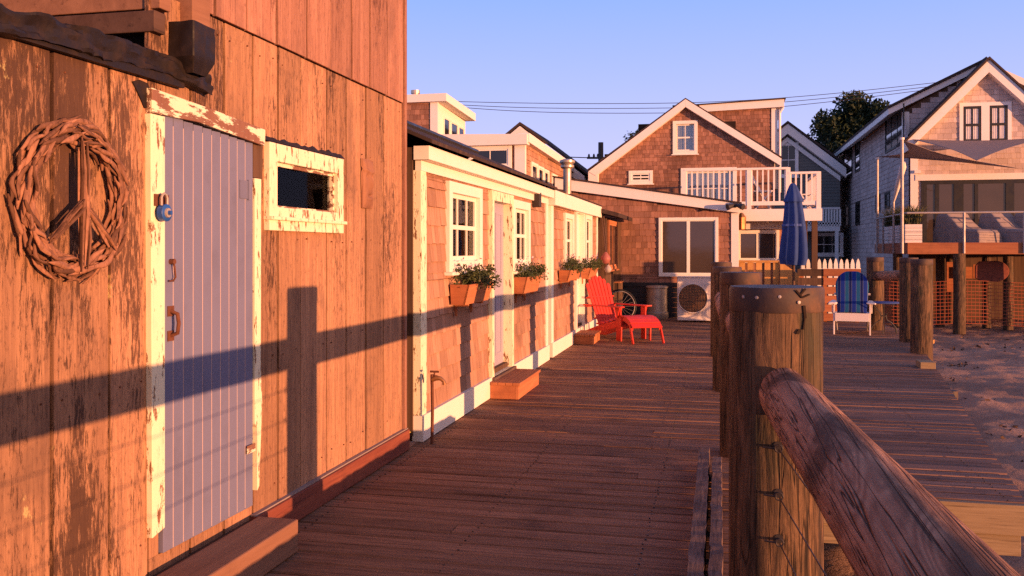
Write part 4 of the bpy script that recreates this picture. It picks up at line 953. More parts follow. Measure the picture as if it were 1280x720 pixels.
# wheel behind the chair
c = PY(774, 392, 18.2); bw_ = thing('bicycle_wheel', 'bicycle wheel leaning against the dark wall behind the red chair', 'wheel', (c.x, 18.3, 0)); rr = .33; cz = .345
circ = lambda q, n=40: [V((c.x + q * math.cos(2 * math.pi * k / n), 18.3 + .04 * math.sin(2 * math.pi * k / n), cz + q * math.sin(2 * math.pi * k / n))) for k in range(n + 1)]
obj('tyre', MB().tube(circ(.33), .017, 8), M['rubber'], bw_, smooth=60); obj('rim', MB().tube(circ(.305), .012, 8), M['steel'], bw_, smooth=60)
mb = MB()
for k in range(20): a = k * .314; mb.tube([V((c.x, 18.3, cz)), V((c.x + .3 * math.cos(a), 18.3 + .036 * math.sin(a), cz + .3 * math.sin(a)))], .0022, 4)
obj('spokes', mb, M['steel'], bw_); obj('hub', MB().tube([(c.x, 18.26, cz), (c.x, 18.34, cz)], .025, 10), M['steel'], bw_)
# wooden crate behind the chair
a0, a1, b0, b1 = rY(764, 354, 772, 400, 18.6); wb = thing('plank_box', 'brown plank storage box behind the red chair', 'box', (a0, 18.7, 0))
mb = MB()
for k in range(5): mb.box(a0 - .55, a1, 18.7, 18.73, .004 + k * b1 / 5, (k + .97) * b1 / 5)
mb.box(a1 - .001, a1 + .03, 18.69, 19.3, .004, b1); obj('side_planks', mb, M['dark_wood'], wb); obj('lid', MB().box(a0 - .58, a1 + .05, 18.66, 19.32, b1 + .002, b1 + .035), M['cedar'], wb)

# ================================================================== fences on the back platform
FYD = 20.35
# yellow board windbreak
u0, u1, z0, z1 = rY(922, 325.5, 975, 400, FYD); fo = thing('board_screen', 'yellow vertical board screen with gaps, left of the closed parasol', 'fence', ((u0 + u1) / 2, FYD, 0))
n = 5; mb = MB(); w = (u1 - u0) / n
for k in range(n): mb.box(u0 + k * w + .035, u0 + (k + 1) * w - .02, FYD, FYD + .02, .05, z1 - .05)
obj('boards', mb, M['gold_wood'], fo); obj('top_rail', MB().box(u0, u1, FYD - .03, FYD + .06, z1 - .049, z1), M['gold_wood'], fo, bevel=.004)
for x in (u0 + .05, u1 - .09): obj('post', MB().box(x, x + .08, FYD + .021, FYD + .1, .004, z1 - .05), M['gold_wood'], fo)
mb = MB(); mb.prism(FY(FYD - .05), [(u1 + .0, z1 - .02), (u1 + .42, z1 - .32), (u1 + .42, .05), (u1 + .0, .05)], -.02, 0); obj('wing_board', mb, M['gold_wood'], fo)
obj('rail', MB().box(u0, u1, FYD + .021, FYD + .06, .5, .58), M['gold_wood'], fo)
# orange horizontal board panel
u0, u1, z0, z1 = rY(997, 335.5, 1076, 402, 19.6); um_ = PY(1029, 340, 19.6).x; fo = thing('horizontal_fence', 'low fence of horizontal orange boards behind the white chair', 'fence', ((u0 + u1) / 2, 19.6, 0))
n = 6; h = z1 / n
mb = MB(); mb2 = MB()
for k in range(n): mb.box(um_ + .005, u1, 19.6, 19.63, .02 + k * h, (k + 1) * h - .012); mb2.box(u0, um_ - .005, 19.62, 19.65, .02 + k * h, (k + 1) * h - .018)
obj('boards', mb, M['cedar_x'], fo, bevel=.003); obj('dark_boards', mb2, M['dark_wood'], fo, bevel=.003)
for x in (u0 + .05, um_, u1 - .1): obj('post', MB().box(x, x + .08, 19.651, 19.73, .004, z1 - .02), M['cedar_x'], fo)
# white picket fence behind
T = 21.3; u0, u1, z0, z1 = rY(1000, 323, 1076, 400, T); pf = thing('picket_fence', 'white picket fence with pointed tops behind the orange boards', 'fence', ((u0 + u1) / 2, T, 0))
n = 11; w = (u1 - u0) / n
for k in range(n):
    x = u0 + (k + .5) * w; pw_ = .042; mb = MB(); mb.prism(FY(T), [(x - pw_, .05), (x + pw_, .05), (x + pw_, z1 - .13), (x + pw_ * .55, z1 - .04), (x, z1 + random.Random(k).uniform(-.015, .01)), (x - pw_ * .55, z1 - .04), (x - pw_, z1 - .13)], 0, .02); obj('picket', mb, M['white'], pf, bevel=.003)
for z in (.3, z1 - .30): obj('rail', MB().box(u0, u1, T + .001, T + .04, z, z + .08), M['white'], pf)
# ================================================================== shingled house at the end of the boardwalk
LY = 20.0; MYD = 23.6
hm = thing('gabled_house', 'brown shingled gabled house with white trim at the boardwalk end', 'house', (-.5, LY, 0))
fl, fg = FY(LY), FY(MYD)
def pl(px, py, y=LY): p = PY(px, py, y); return (p.x, p.z)
xl, xr = pl(700, 230)[0], pl(921, 262)[0]
tl, tr = pl(714, 238), pl(918, 266)
sl = (tr[1] - tl[1]) / (tr[0] - tl[0]); zl = tl[1] + sl * (xl - tl[0]); zr = tl[1] + sl * (xr - tl[0])
sw = rY(823.5, 271.5, 898, 345.5, LY)
mb = MB(); shingles(mb, fl, [(xl, 0.05), (xr, .05), (xr, zr), (xl, zl)], [sw], .135, .125, 51, .018); obj('lower_shingles', mb, M['sh_red'], hm)
mb = MB(); wall_back(mb, fl, [(xl, 0), (xr, 0), (xr, zr), (xl, zl)], [], -.2, -.001); mb.box(xr - .2, xr, LY + .2, MYD, 0, zr); obj('lower_wall', mb, M['dark_wood'], hm)
mb = MB(); mb.prism(fl, [(xl - .1, zl + .0), (xr + .05, zr - .0), (xr + .05, zr + .20), (xl - .1, zl + .26)], -.05, .12); obj('rake_board', mb, M['white2'], hm, bevel=.004)
mb = MB(); mb.prism(fl, [(xl - .15, zl + .262), (xr + .1, zr + .202), (xr + .1, zr + .23), (xl - .15, zl + .29)], -3.7, .16); obj('lower_roof', mb, M['roof'], hm)
obj('corner_board', MB().fbox(fl, xr - .12, xr + .04, -.12, .035, .0, zr + .02), M['white2'], hm, bevel=.004)
window(hm, fl, *sw, .065, 2, 1, 0, 'white', proud=.05, pane='warmglass', hung=False, sashw=.02, mw=.07, sill=False)
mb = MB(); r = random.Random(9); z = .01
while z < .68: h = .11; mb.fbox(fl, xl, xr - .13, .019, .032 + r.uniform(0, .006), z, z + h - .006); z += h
mb.fbox(fl, xl, xr - .13, .019, .06, .69, .72); obj('dark_base_boards', mb, M['black'], hm)  # black boards with a ledge along the foot of the lower wall
# upper gable
ap = pl(857, 131, MYD); le = pl(741, 214, MYD); re = pl(969, 200, MYD)
re = (re[0], ap[1] - (re[0] - ap[0]) * (ap[1] - le[1]) / (ap[0] - le[0]) * .96)
gw = rY(841, 150.5, 872, 193, MYD); sw2 = rY(786, 213, 816, 230, MYD); bw2 = rY(851, 209, 921, 262, MYD)
poly = [(le[0] + .12, 1.8), (re[0] - .02, 1.8), (re[0] - .02, re[1] + .0), ap, (le[0] + .12, le[1] + .08)]
mb = MB(); shingles(mb, fg, poly, [gw, sw2, bw2], .105, .09, 52, .014); obj('gable_shingles', mb, M['sh_red'], hm)
mb = MB(); wall_back(mb, fg, poly, [(gw[0] + .05, gw[1] - .05, gw[2] + .05, gw[3] - .05), (bw2[0] + .05, bw2[1] - .05, bw2[2] + .05, bw2[3] - .05)], -.12, -.001); mb.box(re[0] - .14, re[0] - .03, MYD + .12, 31, 1.8, re[1]); mb.box(le[0] + .13, le[0] + .25, MYD + .12, 31, 0, le[1]); mb.box(le[0], re[0], 30.9, 31, 0, 3.5); obj('gable_wall', mb, M['interior'], hm)
mb = MB(); t = .16
k = (ap[1] - le[1]) / (ap[0] - le[0])
mb.prism(fg, [(le[0] - .1, le[1] - .02), (le[0] + .1, le[1] - .14), (ap[0], ap[1] - .08), (ap[0], ap[1] + .12)], -.02, .17); mb.prism(fg, [(ap[0] + .001, ap[1] - .08), (re[0] + .12, re[1] - .16), (re[0] + .14, re[1] + .02), (ap[0] + .001, ap[1] + .12)], -.02, .17); obj('rake_board', mb, M['white2'], hm, bevel=.004)
mb = MB(); e = .125
mb.prism(fg, [(le[0] - .12, le[1] - .0), (ap[0], ap[1] + e), (re[0] + .16, re[1] + .02), (re[0] + .16, re[1] + .06), (ap[0], ap[1] + e + .03), (le[0] - .12, le[1] + .04)], -7.4, .165); obj('roof', mb, M['roof'], hm)
obj('eave_return', MB().fbox(fg, le[0] - .1, le[0] + .16, -.02, .16, le[1] - .35, le[1] - .02), M['white2'], hm, bevel=.004)
window(hm, fg, *gw, .085, 2, 2, .05, 'white', proud=.04, pane='glass', curtain='curtain')
window(hm, fg, *sw2, .075, 2, 1, 0, 'white', proud=.04)
window(hm, fg, *bw2, .10, 4, 2, .05, 'white', proud=.04, pane='glass', hung=False, curtain='curtain')
# dormer with flat roof, set back behind the rake
DYp = MYD + 1.2; fd = FY(DYp); a = pl(862, 140, DYp); b = pl(969, 208, DYp); zt = pl(900, 138, DYp)[1]
mb = MB(); shingles(mb, fd, rect(a[0], b[0], b[1] - .5, zt), [], .105, .09, 53, .014); obj('dormer_shingles', mb, M['sh_red'], hm)
mb = MB(); mb.box(a[0], b[0] + .05, DYp, DYp + 3.5, b[1] - .6, zt); obj('dormer_wall', mb, M['dark_wood'], hm)
mb = MB(); mb.prism(fd, [(a[0] - .2, zt - .06), (b[0] + .22, zt + .02), (b[0] + .22, zt + .22), (a[0] - .2, zt + .12)], -3.7, .14); obj('dormer_fascia', mb, M['white2'], hm, bevel=.004)
mb = MB(); mb.prism(fd, [(a[0] - .25, zt + .122), (b[0] + .26, zt + .222), (b[0] + .26, zt + .25), (a[0] - .25, zt + .15)], -3.8, .18); obj('dormer_roof', mb, M['roof'], hm)
obj('dormer_corner', MB().fbox(fd, b[0] - .1, b[0] + .06, -.1, .03, b[1] - .6, zt), M['white2'], hm, bevel=.003)
mb = MB(); mb.tube([V((b[0] + .11, DYp - .05, zt - .04)), V((b[0] + .11, DYp - .05, b[1] - .7))], .035, 8); mb.tube([V((b[0] + .2, DYp - .08, zt + .02)), V((b[0] + .11, DYp - .05, zt - .12))], .035, 8); obj('downpipe', mb, M['white2'], hm, smooth=60)
# recessed lower wall under the balcony
RYD = 21.6; fr_ = FY(RYD); xa, xb = xr, pl(972, 300, RYD)[0] + .35
rw = rY(921, 287.5, 974, 327, RYD)
mb = MB(); shingles(mb, fr_, rect(xa, xb, 0, 2.4), [rw], .13, .12, 54, .016); obj('porch_shingles', mb, M['sh_red'], hm)
mb = MB(); mb.box(xa, xb, RYD + .001, RYD + .2, 0, 2.45); obj('porch_wall', mb, M['dark_wood'], hm)
za = pl(950, 277, RYD)[1]; obj('porch_beam', MB().fbox(fr_, xa, xb, -.02, .14, za - .18, za), M['white2'], hm, bevel=.004)
window(hm, fr_, *rw, .065, 2, 1, 0, 'white', proud=.05, pane='warmglass', hung=False, sashw=.02, mw=.07)
# balcony
BYF = 20.9
u0 = pl(855, 210, BYF)[0]; u1 = pl(1025, 215, BYF)[0]; um2 = pl(985, 212, BYF)[0]
zf = pl(950, 262, BYF)[1]; zt1 = pl(920, 211.5, BYF)[1]; zt2 = pl(1000, 216, BYF)[1]
ba = thing('balcony', 'white railed wooden balcony on the brown shingled house', 'balcony', ((u0 + u1) / 2, BYF, zf))
obj('floor', MB().box(u0, u1 + .02, BYF, MYD - .02, zf - .12, zf), M['dark_wood'], ba)
obj('fascia', MB().box(u0, u1 + .04, BYF - .05, BYF - .001, zf - .26, zf + .01), M['white2'], ba, bevel=.004)
def railing(x0, x1, y, z0, zt, n, along='x'):
    o0 = MB()
    mk = lambda a, b, c, d: o0.box(a, b, y - .03 + c, y + .03 + d, 0, 1)
    P = lambda a: V((a, y, 0)) if along == 'x' else V((y, a, 0))
    tr = MB(); tr.beam(P(x0) + UP * zt, P(x1) + UP * zt, .09, .05); obj('top_rail', tr, M['white2'], ba, bevel=.003)
    tr = MB(); tr.beam(P(x0) + UP * (z0 + .14), P(x1) + UP * (z0 + .14), .05, .09); obj('bottom_rail', tr, M['white2'], ba)
    for k in range(n):
        a = x0 + (x1 - x0) * (k + .5) / n; m = MB(); m.beam(P(a) + UP * (z0 + .18), P(a) + UP * (zt - .025), .035, .035, V((0, 1, 0))); obj('baluster', m, M['white2'], ba)
railing(u0, um2, BYF + .02, zf, zt1, 19); railing(um2, u1, BYF + .02, zf, zt2, 6); railing(BYF + .05, MYD - .1, u1 - .02, zf, zt2, 12, 'y')
for x, z in ((u0, zt1), (um2, zt1), (u1 - .03, zt2), ((u0 + um2) / 2 + .3, zt1)): obj('post', MB().box(x - .05, x + .05, BYF - .02, BYF + .07, zf - .1, z + .02), M['white2'], ba, bevel=.003)
obj('bracket', MB().box(xb - .05, xb + .06, BYF + .1, MYD, zf - .42, zf - .262), M['dark_wood'], ba)
for x, y in ((u1 - .1, MYD - .25), (u1 - .1, BYF + .1)): obj('support_post', MB().box(x - .06, x + .06, y, y + .12, .0, zf - .121), M['dark_wood'], ba)
# folding chair pieces on the balcony
for px, lab, sc_ in ((953, 'white folding chair with crossed legs on the balcony', 1.0), (1003, 'pale folding chair at the right end of the balcony', .8)):
    c = pl(px, 250, 21.7); x = c[0]; ch = thing('folding_chair', lab, 'chair', (x, 21.7, zf), 'folding chairs on the balcony')
    for y in (21.5, 21.9):
        m = MB(); m.beam((x - .2, y, zf), (x + .2, y, zf + .46 * sc_), .03, .03); obj('leg', m, M['chair_white'], ch); m = MB(); m.beam((x + .2, y + .03, zf), (x - .24, y + .03, zf + .82 * sc_), .03, .03); obj('leg', m, M['chair_white'], ch)
    obj('seat', MB().box(x - .2, x + .22, 21.5, 21.93, zf + .44 * sc_, zf + .47 * sc_), M['chair_white'], ch); obj('backrest', MB().box(x - .26, x - .2, 21.5, 21.93, zf + .62 * sc_, zf + .8 * sc_), M['chair_white'], ch)
# flood light and lantern
c = PY(919, 256, LY - .22); fo = thing('flood_light', 'dark twin flood light on the white house corner', 'lamp', c)
obj('mount', MB().tube([c + V((0, .1, 0)), c + V((0, .02, 0))], .06, 12), M['iron'], fo, smooth=40)
for s in (-1, 1): d = V((s * .8, -.5, -.25)).normalized(); obj('lamp_head', MB().tube([c + d * .02, c + d * .10, c + d * .2], [.025, .05, .07], 14), M['iron'], fo, smooth=40)
c = PY(927, 276, RYD - .9); lo_ = thing('hanging_lantern', 'dark metal lantern hanging under the balcony', 'lantern', c)
obj('cage', MB().lathe(c, [(.03, -.2), (.09, -.19), (.1, .08), (.04, .17), (.02, .18)], 8), M['copper'], lo_); obj('hook', MB().tube([c + UP * .18, c + UP * (zf - .12 - c.z)], .012, 6), M['iron'], lo_)

# ================================================================== houses beyond the cottages, left
def face_plane_x(x): return FX(x)
h1 = thing('dormer_house', 'shingled house with long flat dormer and pale gable behind the cottages', 'house', (-4.5, 22, 0))
Y1_ = 18.8; f1 = FY(Y1_)
a = pl(536, 172, Y1_); b = pl(655, 172, Y1_); XS = b[0]; zt = b[1]; ztl = a[1] + .0
x0 = a[0] - 3
dwin = rY(586, 181.5, 640, 212, Y1_)
mb = MB(); shingles(mb, f1, rect(x0, XS, 1.5, zt), [dwin], .125, .13, 61); obj('dormer_shingles', mb, M['sh_red'], h1)
YE = 27.5
mb = MB(); mb.box(x0, XS, Y1_ + .001, YE, 0, zt); obj('wall', mb, M['dark_wood'], h1)
mb = MB(); mb.prism(f1, [(x0, zt - .16), (XS + .1, zt - .16), (XS + .1, zt + .06), (x0, zt + .18)], -.1, .16); obj('dormer_fascia', mb, M['white2'], h1, bevel=.004)
obj('corner_board', MB().fbox(f1, XS - .2, XS + .03, -.1, .04, 1.5, zt - .16), M['white2'], h1)
window(h1, f1, *dwin, .08, 2, 1, 0, 'white', proud=.04, hung=False, sashw=.03)
fx = FX(XS)
# side facing the bay, roof edge falling away
zs = lambda y: PX(720, 0, XS).z
pA = PX(657, 172, XS); pB = PX(734, 224, XS)
sA = (pB.z - pA.z) / (pB.y - pA.y); zroof = lambda y: pA.z + sA * (y - pA.y)
poly = [(Y1_, 1.2), (YE + 1, 1.2), (YE + 1, zroof(YE + 1) - .12), (Y1_, zroof(Y1_) - .12)]
cl = []
for pxa, pxb in ((663, 671), (671.5, 678.5), (679, 685), (689, 695.5), (696, 702), (702.5, 708)):
    p = PX(pxa, 200, XS); q_ = PX(pxb, 200, XS); zc = zroof((p.y + q_.y) / 2); cl.append((p.y, q_.y, zc - 1.10, zc - .45))
mb = MB(); shingles(mb, fx, poly, cl, .125, .13, 62); obj('side_shingles', mb, M['sh_cot'], h1)
mb = MB(); mb.prism(fx, [(Y1_ - .1, zroof(Y1_ - .1) - .14), (YE + 1, zroof(YE + 1) - .14), (YE + 1, zroof(YE + 1) + .06), (Y1_ - .1, zroof(Y1_ - .1) + .06)], -.1, .14); obj('eave_board', mb, M['white2'], h1, bevel=.004)
for t in cl: window(h1, fx, *t, .06, 1, 1, 0, 'white', proud=.04, hung=False, sashw=.025, sill=False)
# gable rake behind
GY = 25.0; g0 = pl(652, 158, GY); g1 = pl(732, 220, GY); g_ = FY(GY); k = (g0[1] - g1[1]) / (g1[0] - g0[0]); gl = (g0[0] - 2.6, g0[1] - 2.6 * k)
mb = MB(); mb.prism(g_, [(gl[0], gl[1] - .3), (g1[0] - .1, g1[1] - .2), (g0[0], g0[1] - .05)], -.2, 0); mb.prism(g_, [(gl[0], 0), (XS - .05, 0), (XS - .05, g1[1]), (gl[0], gl[1] - .3)], -.2, 0); obj('gable_wall', mb, M['dark_wood'], h1)
for sgn, e in ((1, g1), (-1, gl)):
    mb = MB(); mb.prism(g_, [(g0[0], g0[1] - .02), (e[0], e[1] - .02), (e[0], e[1] - .3), (g0[0], g0[1] - .34)], -.01, .25); obj('rake_board', mb, M['white2'], h1, bevel=.004)
mb = MB(); mb.prism(g_, [(gl[0] - .1, gl[1]), (g0[0], g0[1] + .02), (g1[0] + .1, g1[1]), (g1[0] + .1, g1[1] + .07), (g0[0], g0[1] + .1), (gl[0] - .1, gl[1] + .07)], -4, .235); obj('roof', mb, M['roof'], h1)
# upper box at far left
TY = 21.0; ft = FY(TY); a = pl(500, 128, TY); b = pl(546, 128, TY); zt = b[1]; xs_ = b[0]
h2 = thing('roof_lantern_house', 'tall shingled roof box with a strip of three lit windows, far left', 'house', (xs_ - 1, TY, 0))
mb = MB(); shingles(mb, ft, rect(xs_ - 4, xs_, 3.2, zt), [], .125, .13, 63); obj('front_shingles', mb, M['sh_red'], h2)
p = PX(581, 150, xs_); ye = p.y
mb = MB(); mb.box(xs_ - 4, xs_, TY + .001, ye, 0, zt - .02); obj('wall', mb, M['dark_wood'], h2)
obj('corner_board', MB().fbox(ft, xs_ - .16, xs_ + .03, -.1, .03, 3.2, zt), M['white2'], h2)
fx2 = FX(xs_); zr2 = PX(583, 152, xs_).z; s2 = (zr2 - zt) / (ye - TY)
zz = lambda y: zt + s2 * (y - TY)
mb = MB(); mb.prism(fx2, [(TY - .12, zz(TY - .12)), (ye + .1, zz(ye + .1)), (ye + .1, zz(ye) + .2), (TY - .12, zz(TY) + .2)], -4.2, .28); obj('roof_slab', mb, M['white2'], h2, bevel=.006)
obj('side_panel', MB().fbox(fx2, TY, ye, -.02, .012, 3.0, zz(ye) - .02), M['white'], h2)
mb = MB(); mb.prism(fx2, [(TY, zz(ye) - .02), (ye, zz(ye) - .021), (TY, zz(TY))], -.02, .012); obj('side_panel', mb, M['white'], h2)
for pxa, pxb in ((553.5, 561), (562.5, 571), (572, 579)):
    q0, q1 = PX(pxa, 150, xs_), PX(pxb, 150, xs_); zc = zz((q0.y + q1.y) / 2)
    window(h2, (V((xs_ + .012, 0, 0)), V((0, 1, 0)), V((1, 0, 0))), q0.y - .02, q1.y + .02, zc - 1.0, zc - .22, .05, 1, 1, 0, 'white', proud=.03, hung=False, sashw=.02, sill=False)
obj('chimney_pipe', MB().lathe((xs_ - .9, TY + 1, 0), [(.09, zt), (.09, zt + .42), (.12, zt + .42), (.12, zt + .5)], 12), M['metal'], h2)

# ================================================================== grey house between
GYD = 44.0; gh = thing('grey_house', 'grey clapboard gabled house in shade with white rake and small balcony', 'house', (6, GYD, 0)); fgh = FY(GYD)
ap = pl(984, 157, GYD); re = pl(1050, 207, GYD); k = (ap[1] - re[1]) / (re[0] - ap[0]); le = (ap[0] - 3.4, ap[1] - 3.4 * k)
def clap(mb, fr, poly, holes, c):
    o, u, n = fr; zs_ = [p[1] for p in poly]
    for a, b, base, sp in bands(poly, holes, min(zs_), max(zs_), c):
        for s0, s1 in sp:
            P = lambda U, N, Z: o + u * U + n * N + UP * Z
            mb.add([P(s0, 0, a), P(s1, 0, a), P(s0, .02, a), P(s1, .02, a), P(s0, .003, b), P(s1, .003, b)], [(2, 3, 5, 4), (0, 1, 3, 2)])
gw1 = rY(973, 178, 998, 222, GYD); gw2 = rY(1006, 241, 1021, 275, GYD); gw3 = rY(1016, 291, 1054, 320, GYD)
poly = [(le[0], -.5), (re[0], -.5), (re[0], re[1]), ap, (le[0], le[1])]
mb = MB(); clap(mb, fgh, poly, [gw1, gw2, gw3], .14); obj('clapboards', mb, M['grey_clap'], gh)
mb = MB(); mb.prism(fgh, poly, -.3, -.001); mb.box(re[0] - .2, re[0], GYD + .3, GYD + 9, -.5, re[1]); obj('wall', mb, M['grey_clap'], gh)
for sgn, e in ((1, re), (-1, le)):
    mb = MB(); d = V((e[0] - ap[0], e[1] - ap[1], 0)).normalized(); ex = (e[0] + d.x * .3, e[1] + d.y * .3)
    mb.prism(fgh, [(ap[0], ap[1] + .05), (ex[0], ex[1] + .05), (ex[0], ex[1] - .38), (ap[0], ap[1] - .42)], -.01, .35); obj('rake_board', mb, M['white2'], gh, bevel=.005)
    mb = MB(); mb.prism(fgh, [(ap[0], ap[1] - .55), (e[0], e[1] - .5), (e[0], e[1] - .72), (ap[0], ap[1] - .78)], -.01, .12); obj('inner_rake', mb, M['white2'], gh)
mb = MB(); mb.prism(fgh, [(le[0] - .4, le[1] - .2), (ap[0], ap[1] + .06), (re[0] + .4, re[1] - .2), (re[0] + .4, re[1] - .08), (ap[0], ap[1] + .18), (le[0] - .4, le[1] - .08)], -9, .4); obj('roof', mb, M['roof'], gh)
for t in (gw1, gw2, gw3): window(gh, fgh, *t, .12, 2 if t is not gw3 else 3, 2, 0, 'white2', proud=.06)
b0, b1, z0, z1 = rY(987, 259, 1050, 282, GYD - 2)
gb = obj('balcony', MB().box(b0, b1, GYD - 2, GYD - .03, z0 - .25, z0 - .02), M['white2'], gh)
mb = MB(); mb.box(b0, b1, GYD - 2.05, GYD - 1.95, z1 - .08, z1); mb.box(b0, b1, GYD - 2.03, GYD - 1.97, z0 + .05, z0 + .13)
for k_ in range(19): x = b0 + (b1 - b0) * k_ / 18; mb.box(x - .035, x + .035, GYD - 2.03, GYD - 1.97, z0 - .02, z1 - .08)
obj('railing', mb, M['white2'], gb)
mb = MB()
for x in (b0 + .1, b1 - .2): mb.box(x, x + .14, GYD - 2, GYD - 1.86, -.8, z0 - .25)
obj('support_posts', mb, M['white2'], gh)

# ================================================================== house on piles, right
RX, RYF = 6.02, 31.3; hr = thing('pile_house', 'tall silver shingled gabled house with black windows, right, over the beach', 'house', (RX, RYF, 1.6)); frr = FY(RYF); frx = FX(RX)
frs = (V((RX, 0, 0)), V((0, 1, 0)), V((-1, 0, 0)))      # side wall facing -X
apx = pl(1233, 83, RYF); wl_ = pl(1139, 176, RYF); half = apx[0] - wl_[0]; kk = (apx[1] - wl_[1]) / half; FZ = PD(1180, 304, 25).z
xR = apx[0] + half; zE = wl_[1]
ww = rY(1199, 127, 1264, 182, RYF); sd = (pl(1152, 226, RYF)[0], xR - .4, FZ, pl(1152, 226, RYF)[1])
poly = [(wl_[0], FZ), (xR, FZ), (xR, zE), apx, (wl_[0], zE)]
mb = MB(); shingles(mb, frr, poly, [ww, sd], .17, .2, 71, .016); obj('front_shingles', mb, M['sh_grey'], hr)
mb = MB(); mb.prism(frr, poly, -.2, -.001); obj('front_wall', mb, M['dark_wood'], hr)
obj('corner_board', MB().fbox(frr, wl_[0] - .03, wl_[0] + .2, -.05, .04, FZ - .3, zE), M['white2'], hr)
for s, e in ((-1, wl_), (1, (xR, zE))):
    d = V((e[0] - apx[0], e[1] - apx[1], 0)).normalized(); ex = (e[0] + d.x * .35, e[1] + d.y * .35)
    mb = MB(); mb.prism(frr, [(apx[0], apx[1] + .16), (ex[0], ex[1] + .16), (ex[0], ex[1] - .2), (apx[0], apx[1] - .24)], -.01, .3); obj('rake_board', mb, M['white2'], hr, bevel=.005)
    mb = MB(); mb.prism(frr, [(apx[0], apx[1] + .165), (ex[0], ex[1] + .165), (ex[0], ex[1] + .24), (apx[0], apx[1] + .25)], -1.2, .36); obj('roof_edge', mb, M['roof'], hr)
f_ = obj('window', frame_parts(MB(), frr, *ww, .11, -.001, .05), M['white2'], hr); xm = (ww[0] + ww[1]) / 2
obj('mullion', MB().fbox(frr, xm - .12, xm + .12, -.001, .05, ww[2] + .11, ww[3] - .11), M['white2'], f_)
for a, b in ((ww[0] + .11, xm - .12), (xm + .12, ww[1] - .11)):
    mb = frame_parts(MB(), frr, a, b, ww[2] + .11, ww[3] - .11, .07, .002, .04); zm = (ww[2] + ww[3]) / 2 - .03; mb.fbox(frr, a, b, .002, .042, zm - .04, zm + .04); x = (a + b) / 2; mb.fbox(frr, x - .02, x + .02, .002, .03, ww[2] + .15, ww[3] - .15); obj('sash', mb, M['black'], f_)
    obj('pane', MB().fbox(frr, a + .02, b - .02, .004, .012, ww[2] + .13, ww[3] - .13), M['paleglass'], f_)
    for s in (0, 1): xa_ = a + .08 if s == 0 else b - .08 - (b - a) * .3; obj('curtain', MB().grid(lambda i, j: V((xa_ + (b - a) * .3 * i, RYF - .018 - .004 * math.sin(i * 20), ww[2] + .2 + (ww[3] - ww[2] - .4) * j)), 20, 2), M['curtain'], f_)
# sliding doors
sdp = obj('sliding_door', frame_parts(MB(), frr, sd[0] - .02, sd[1], sd[2] + .03, sd[3], .09, .0, .05, .12, .08), M['black'], hr)
n = 7; cuts = [pl(p, 260, RYF)[0] for p in (1156, 1171, 1198, 1220, 1262)]; cuts = cuts + [cuts[-1] + 1.05, sd[1] - .1]
obj('door_head', MB().fbox(frr, sd[0] - .2, sd[1] + .2, -.001, .06, sd[3] + .003, sd[3] + .2), M['white2'], hr)
for x, w in zip(cuts, (.05, .06, .14, .05, .12, .06, .1)): obj('stile', MB().fbox(frr, x - w, x + w, .0, .052, sd[2] + .11, sd[3] - .12), M['black'], sdp)
obj('pane', MB().fbox(frr, sd[0] + .05, sd[1] - .08, .004, .02, sd[2] + .1, sd[3] - .1), M['warmglass'], sdp)
# side wall with long shed dormer
YB = 48.5; zW = PX(1136, 134, RX).z
swl = []
def sw_(pa, pb, ya, yb): p, q_ = PX(pa, yb, RX), PX(pb, ya, RX); y0, y1 = sorted((p.y, q_.y)); return (y0, y1, min(PX(pa, yb, RX).z, PX(pb, yb, RX).z), PX(pa, ya, RX).z)
wins = [sw_(1107.5, 1130.5, 147, 179), sw_(1055.5, 1065.5, 186, 219), sw_(1069.5, 1075.5, 180, 213), sw_(1057, 1061.5, 257, 283), sw_(1070, 1075.5, 253, 281), sw_(1095, 1101, 244, 264), sw_(1107, 1113, 241, 260)]
poly = [(RYF, 0.2), (YB, 0.2), (YB, zW), (RYF + .9, zW), (RYF, zE)]
mb = MB(); shingles(mb, frs, poly, wins, .17, .22, 72, .016); obj('side_shingles', mb, M['sh_side'], hr)
mb = MB(); mb.box(RX + .001, RX + .2, RYF + .2, YB, .2, zE); mb.box(RX + .001, RX + .2, RYF + .9, YB, zE, zW); mb.box(xR - .2, xR, RYF + .2, YB, .2, zE); mb.box(RX, xR, YB - .2, YB, .2, zE + .5); mb.prism(frr, [(RX, zE), (xR, zE), apx], -17, -16.8); obj('side_wall', mb, M['dark_wood'], hr)
for i, t in enumerate(wins): window(hr, frs, *t, .06, 3 if i == 0 else (2 if i == 1 else 1), 1 if i else 1, 0, 'black', proud=.04, hung=i > 0, sill=False, sashw=.04, mw=.06)
frsd = FY(RYF + .9); zt = zW
dm = [(RX, zE - .1), (RX, zW), (apx[0], apx[1] + .12), (apx[0], apx[1] - .3)]
mb = MB(); shingles(mb, frsd, [(RX + .1, zE), (apx[0], apx[1] - .1), (apx[0], apx[1] + .05), (RX + .1, zW - .1)], [], .17, .2, 73, .016); obj('dormer_shingles', mb, M['sh_side'], hr)
mb = MB(); mb.prism(frsd, dm, -.15, -.001); obj('dormer_wall', mb, M['dark_wood'], hr)
obj('dormer_corner', MB().fbox(frsd, RX - .03, RX + .18, -.1, .03, zE - .3, zW - .02), M['white2'], hr)
mb = MB(); mb.prism(frsd, [(RX - .5, zW - .12), (RX - .5, zW + .08), (apx[0] + .1, apx[1] + .28), (apx[0] + .1, apx[1] + .08)], -(YB - RYF - .9), .18); obj('dormer_eave', mb, M['white2'], hr, bevel=.006)
mb = MB(); mb.prism(frsd, [(RX - .52, zW + .082), (RX - .52, zW + .17), (apx[0] + .1, apx[1] + .38), (apx[0] + .1, apx[1] + .282)], -(YB - RYF - .8), .24); obj('dormer_roof', mb, M['roof'], hr)
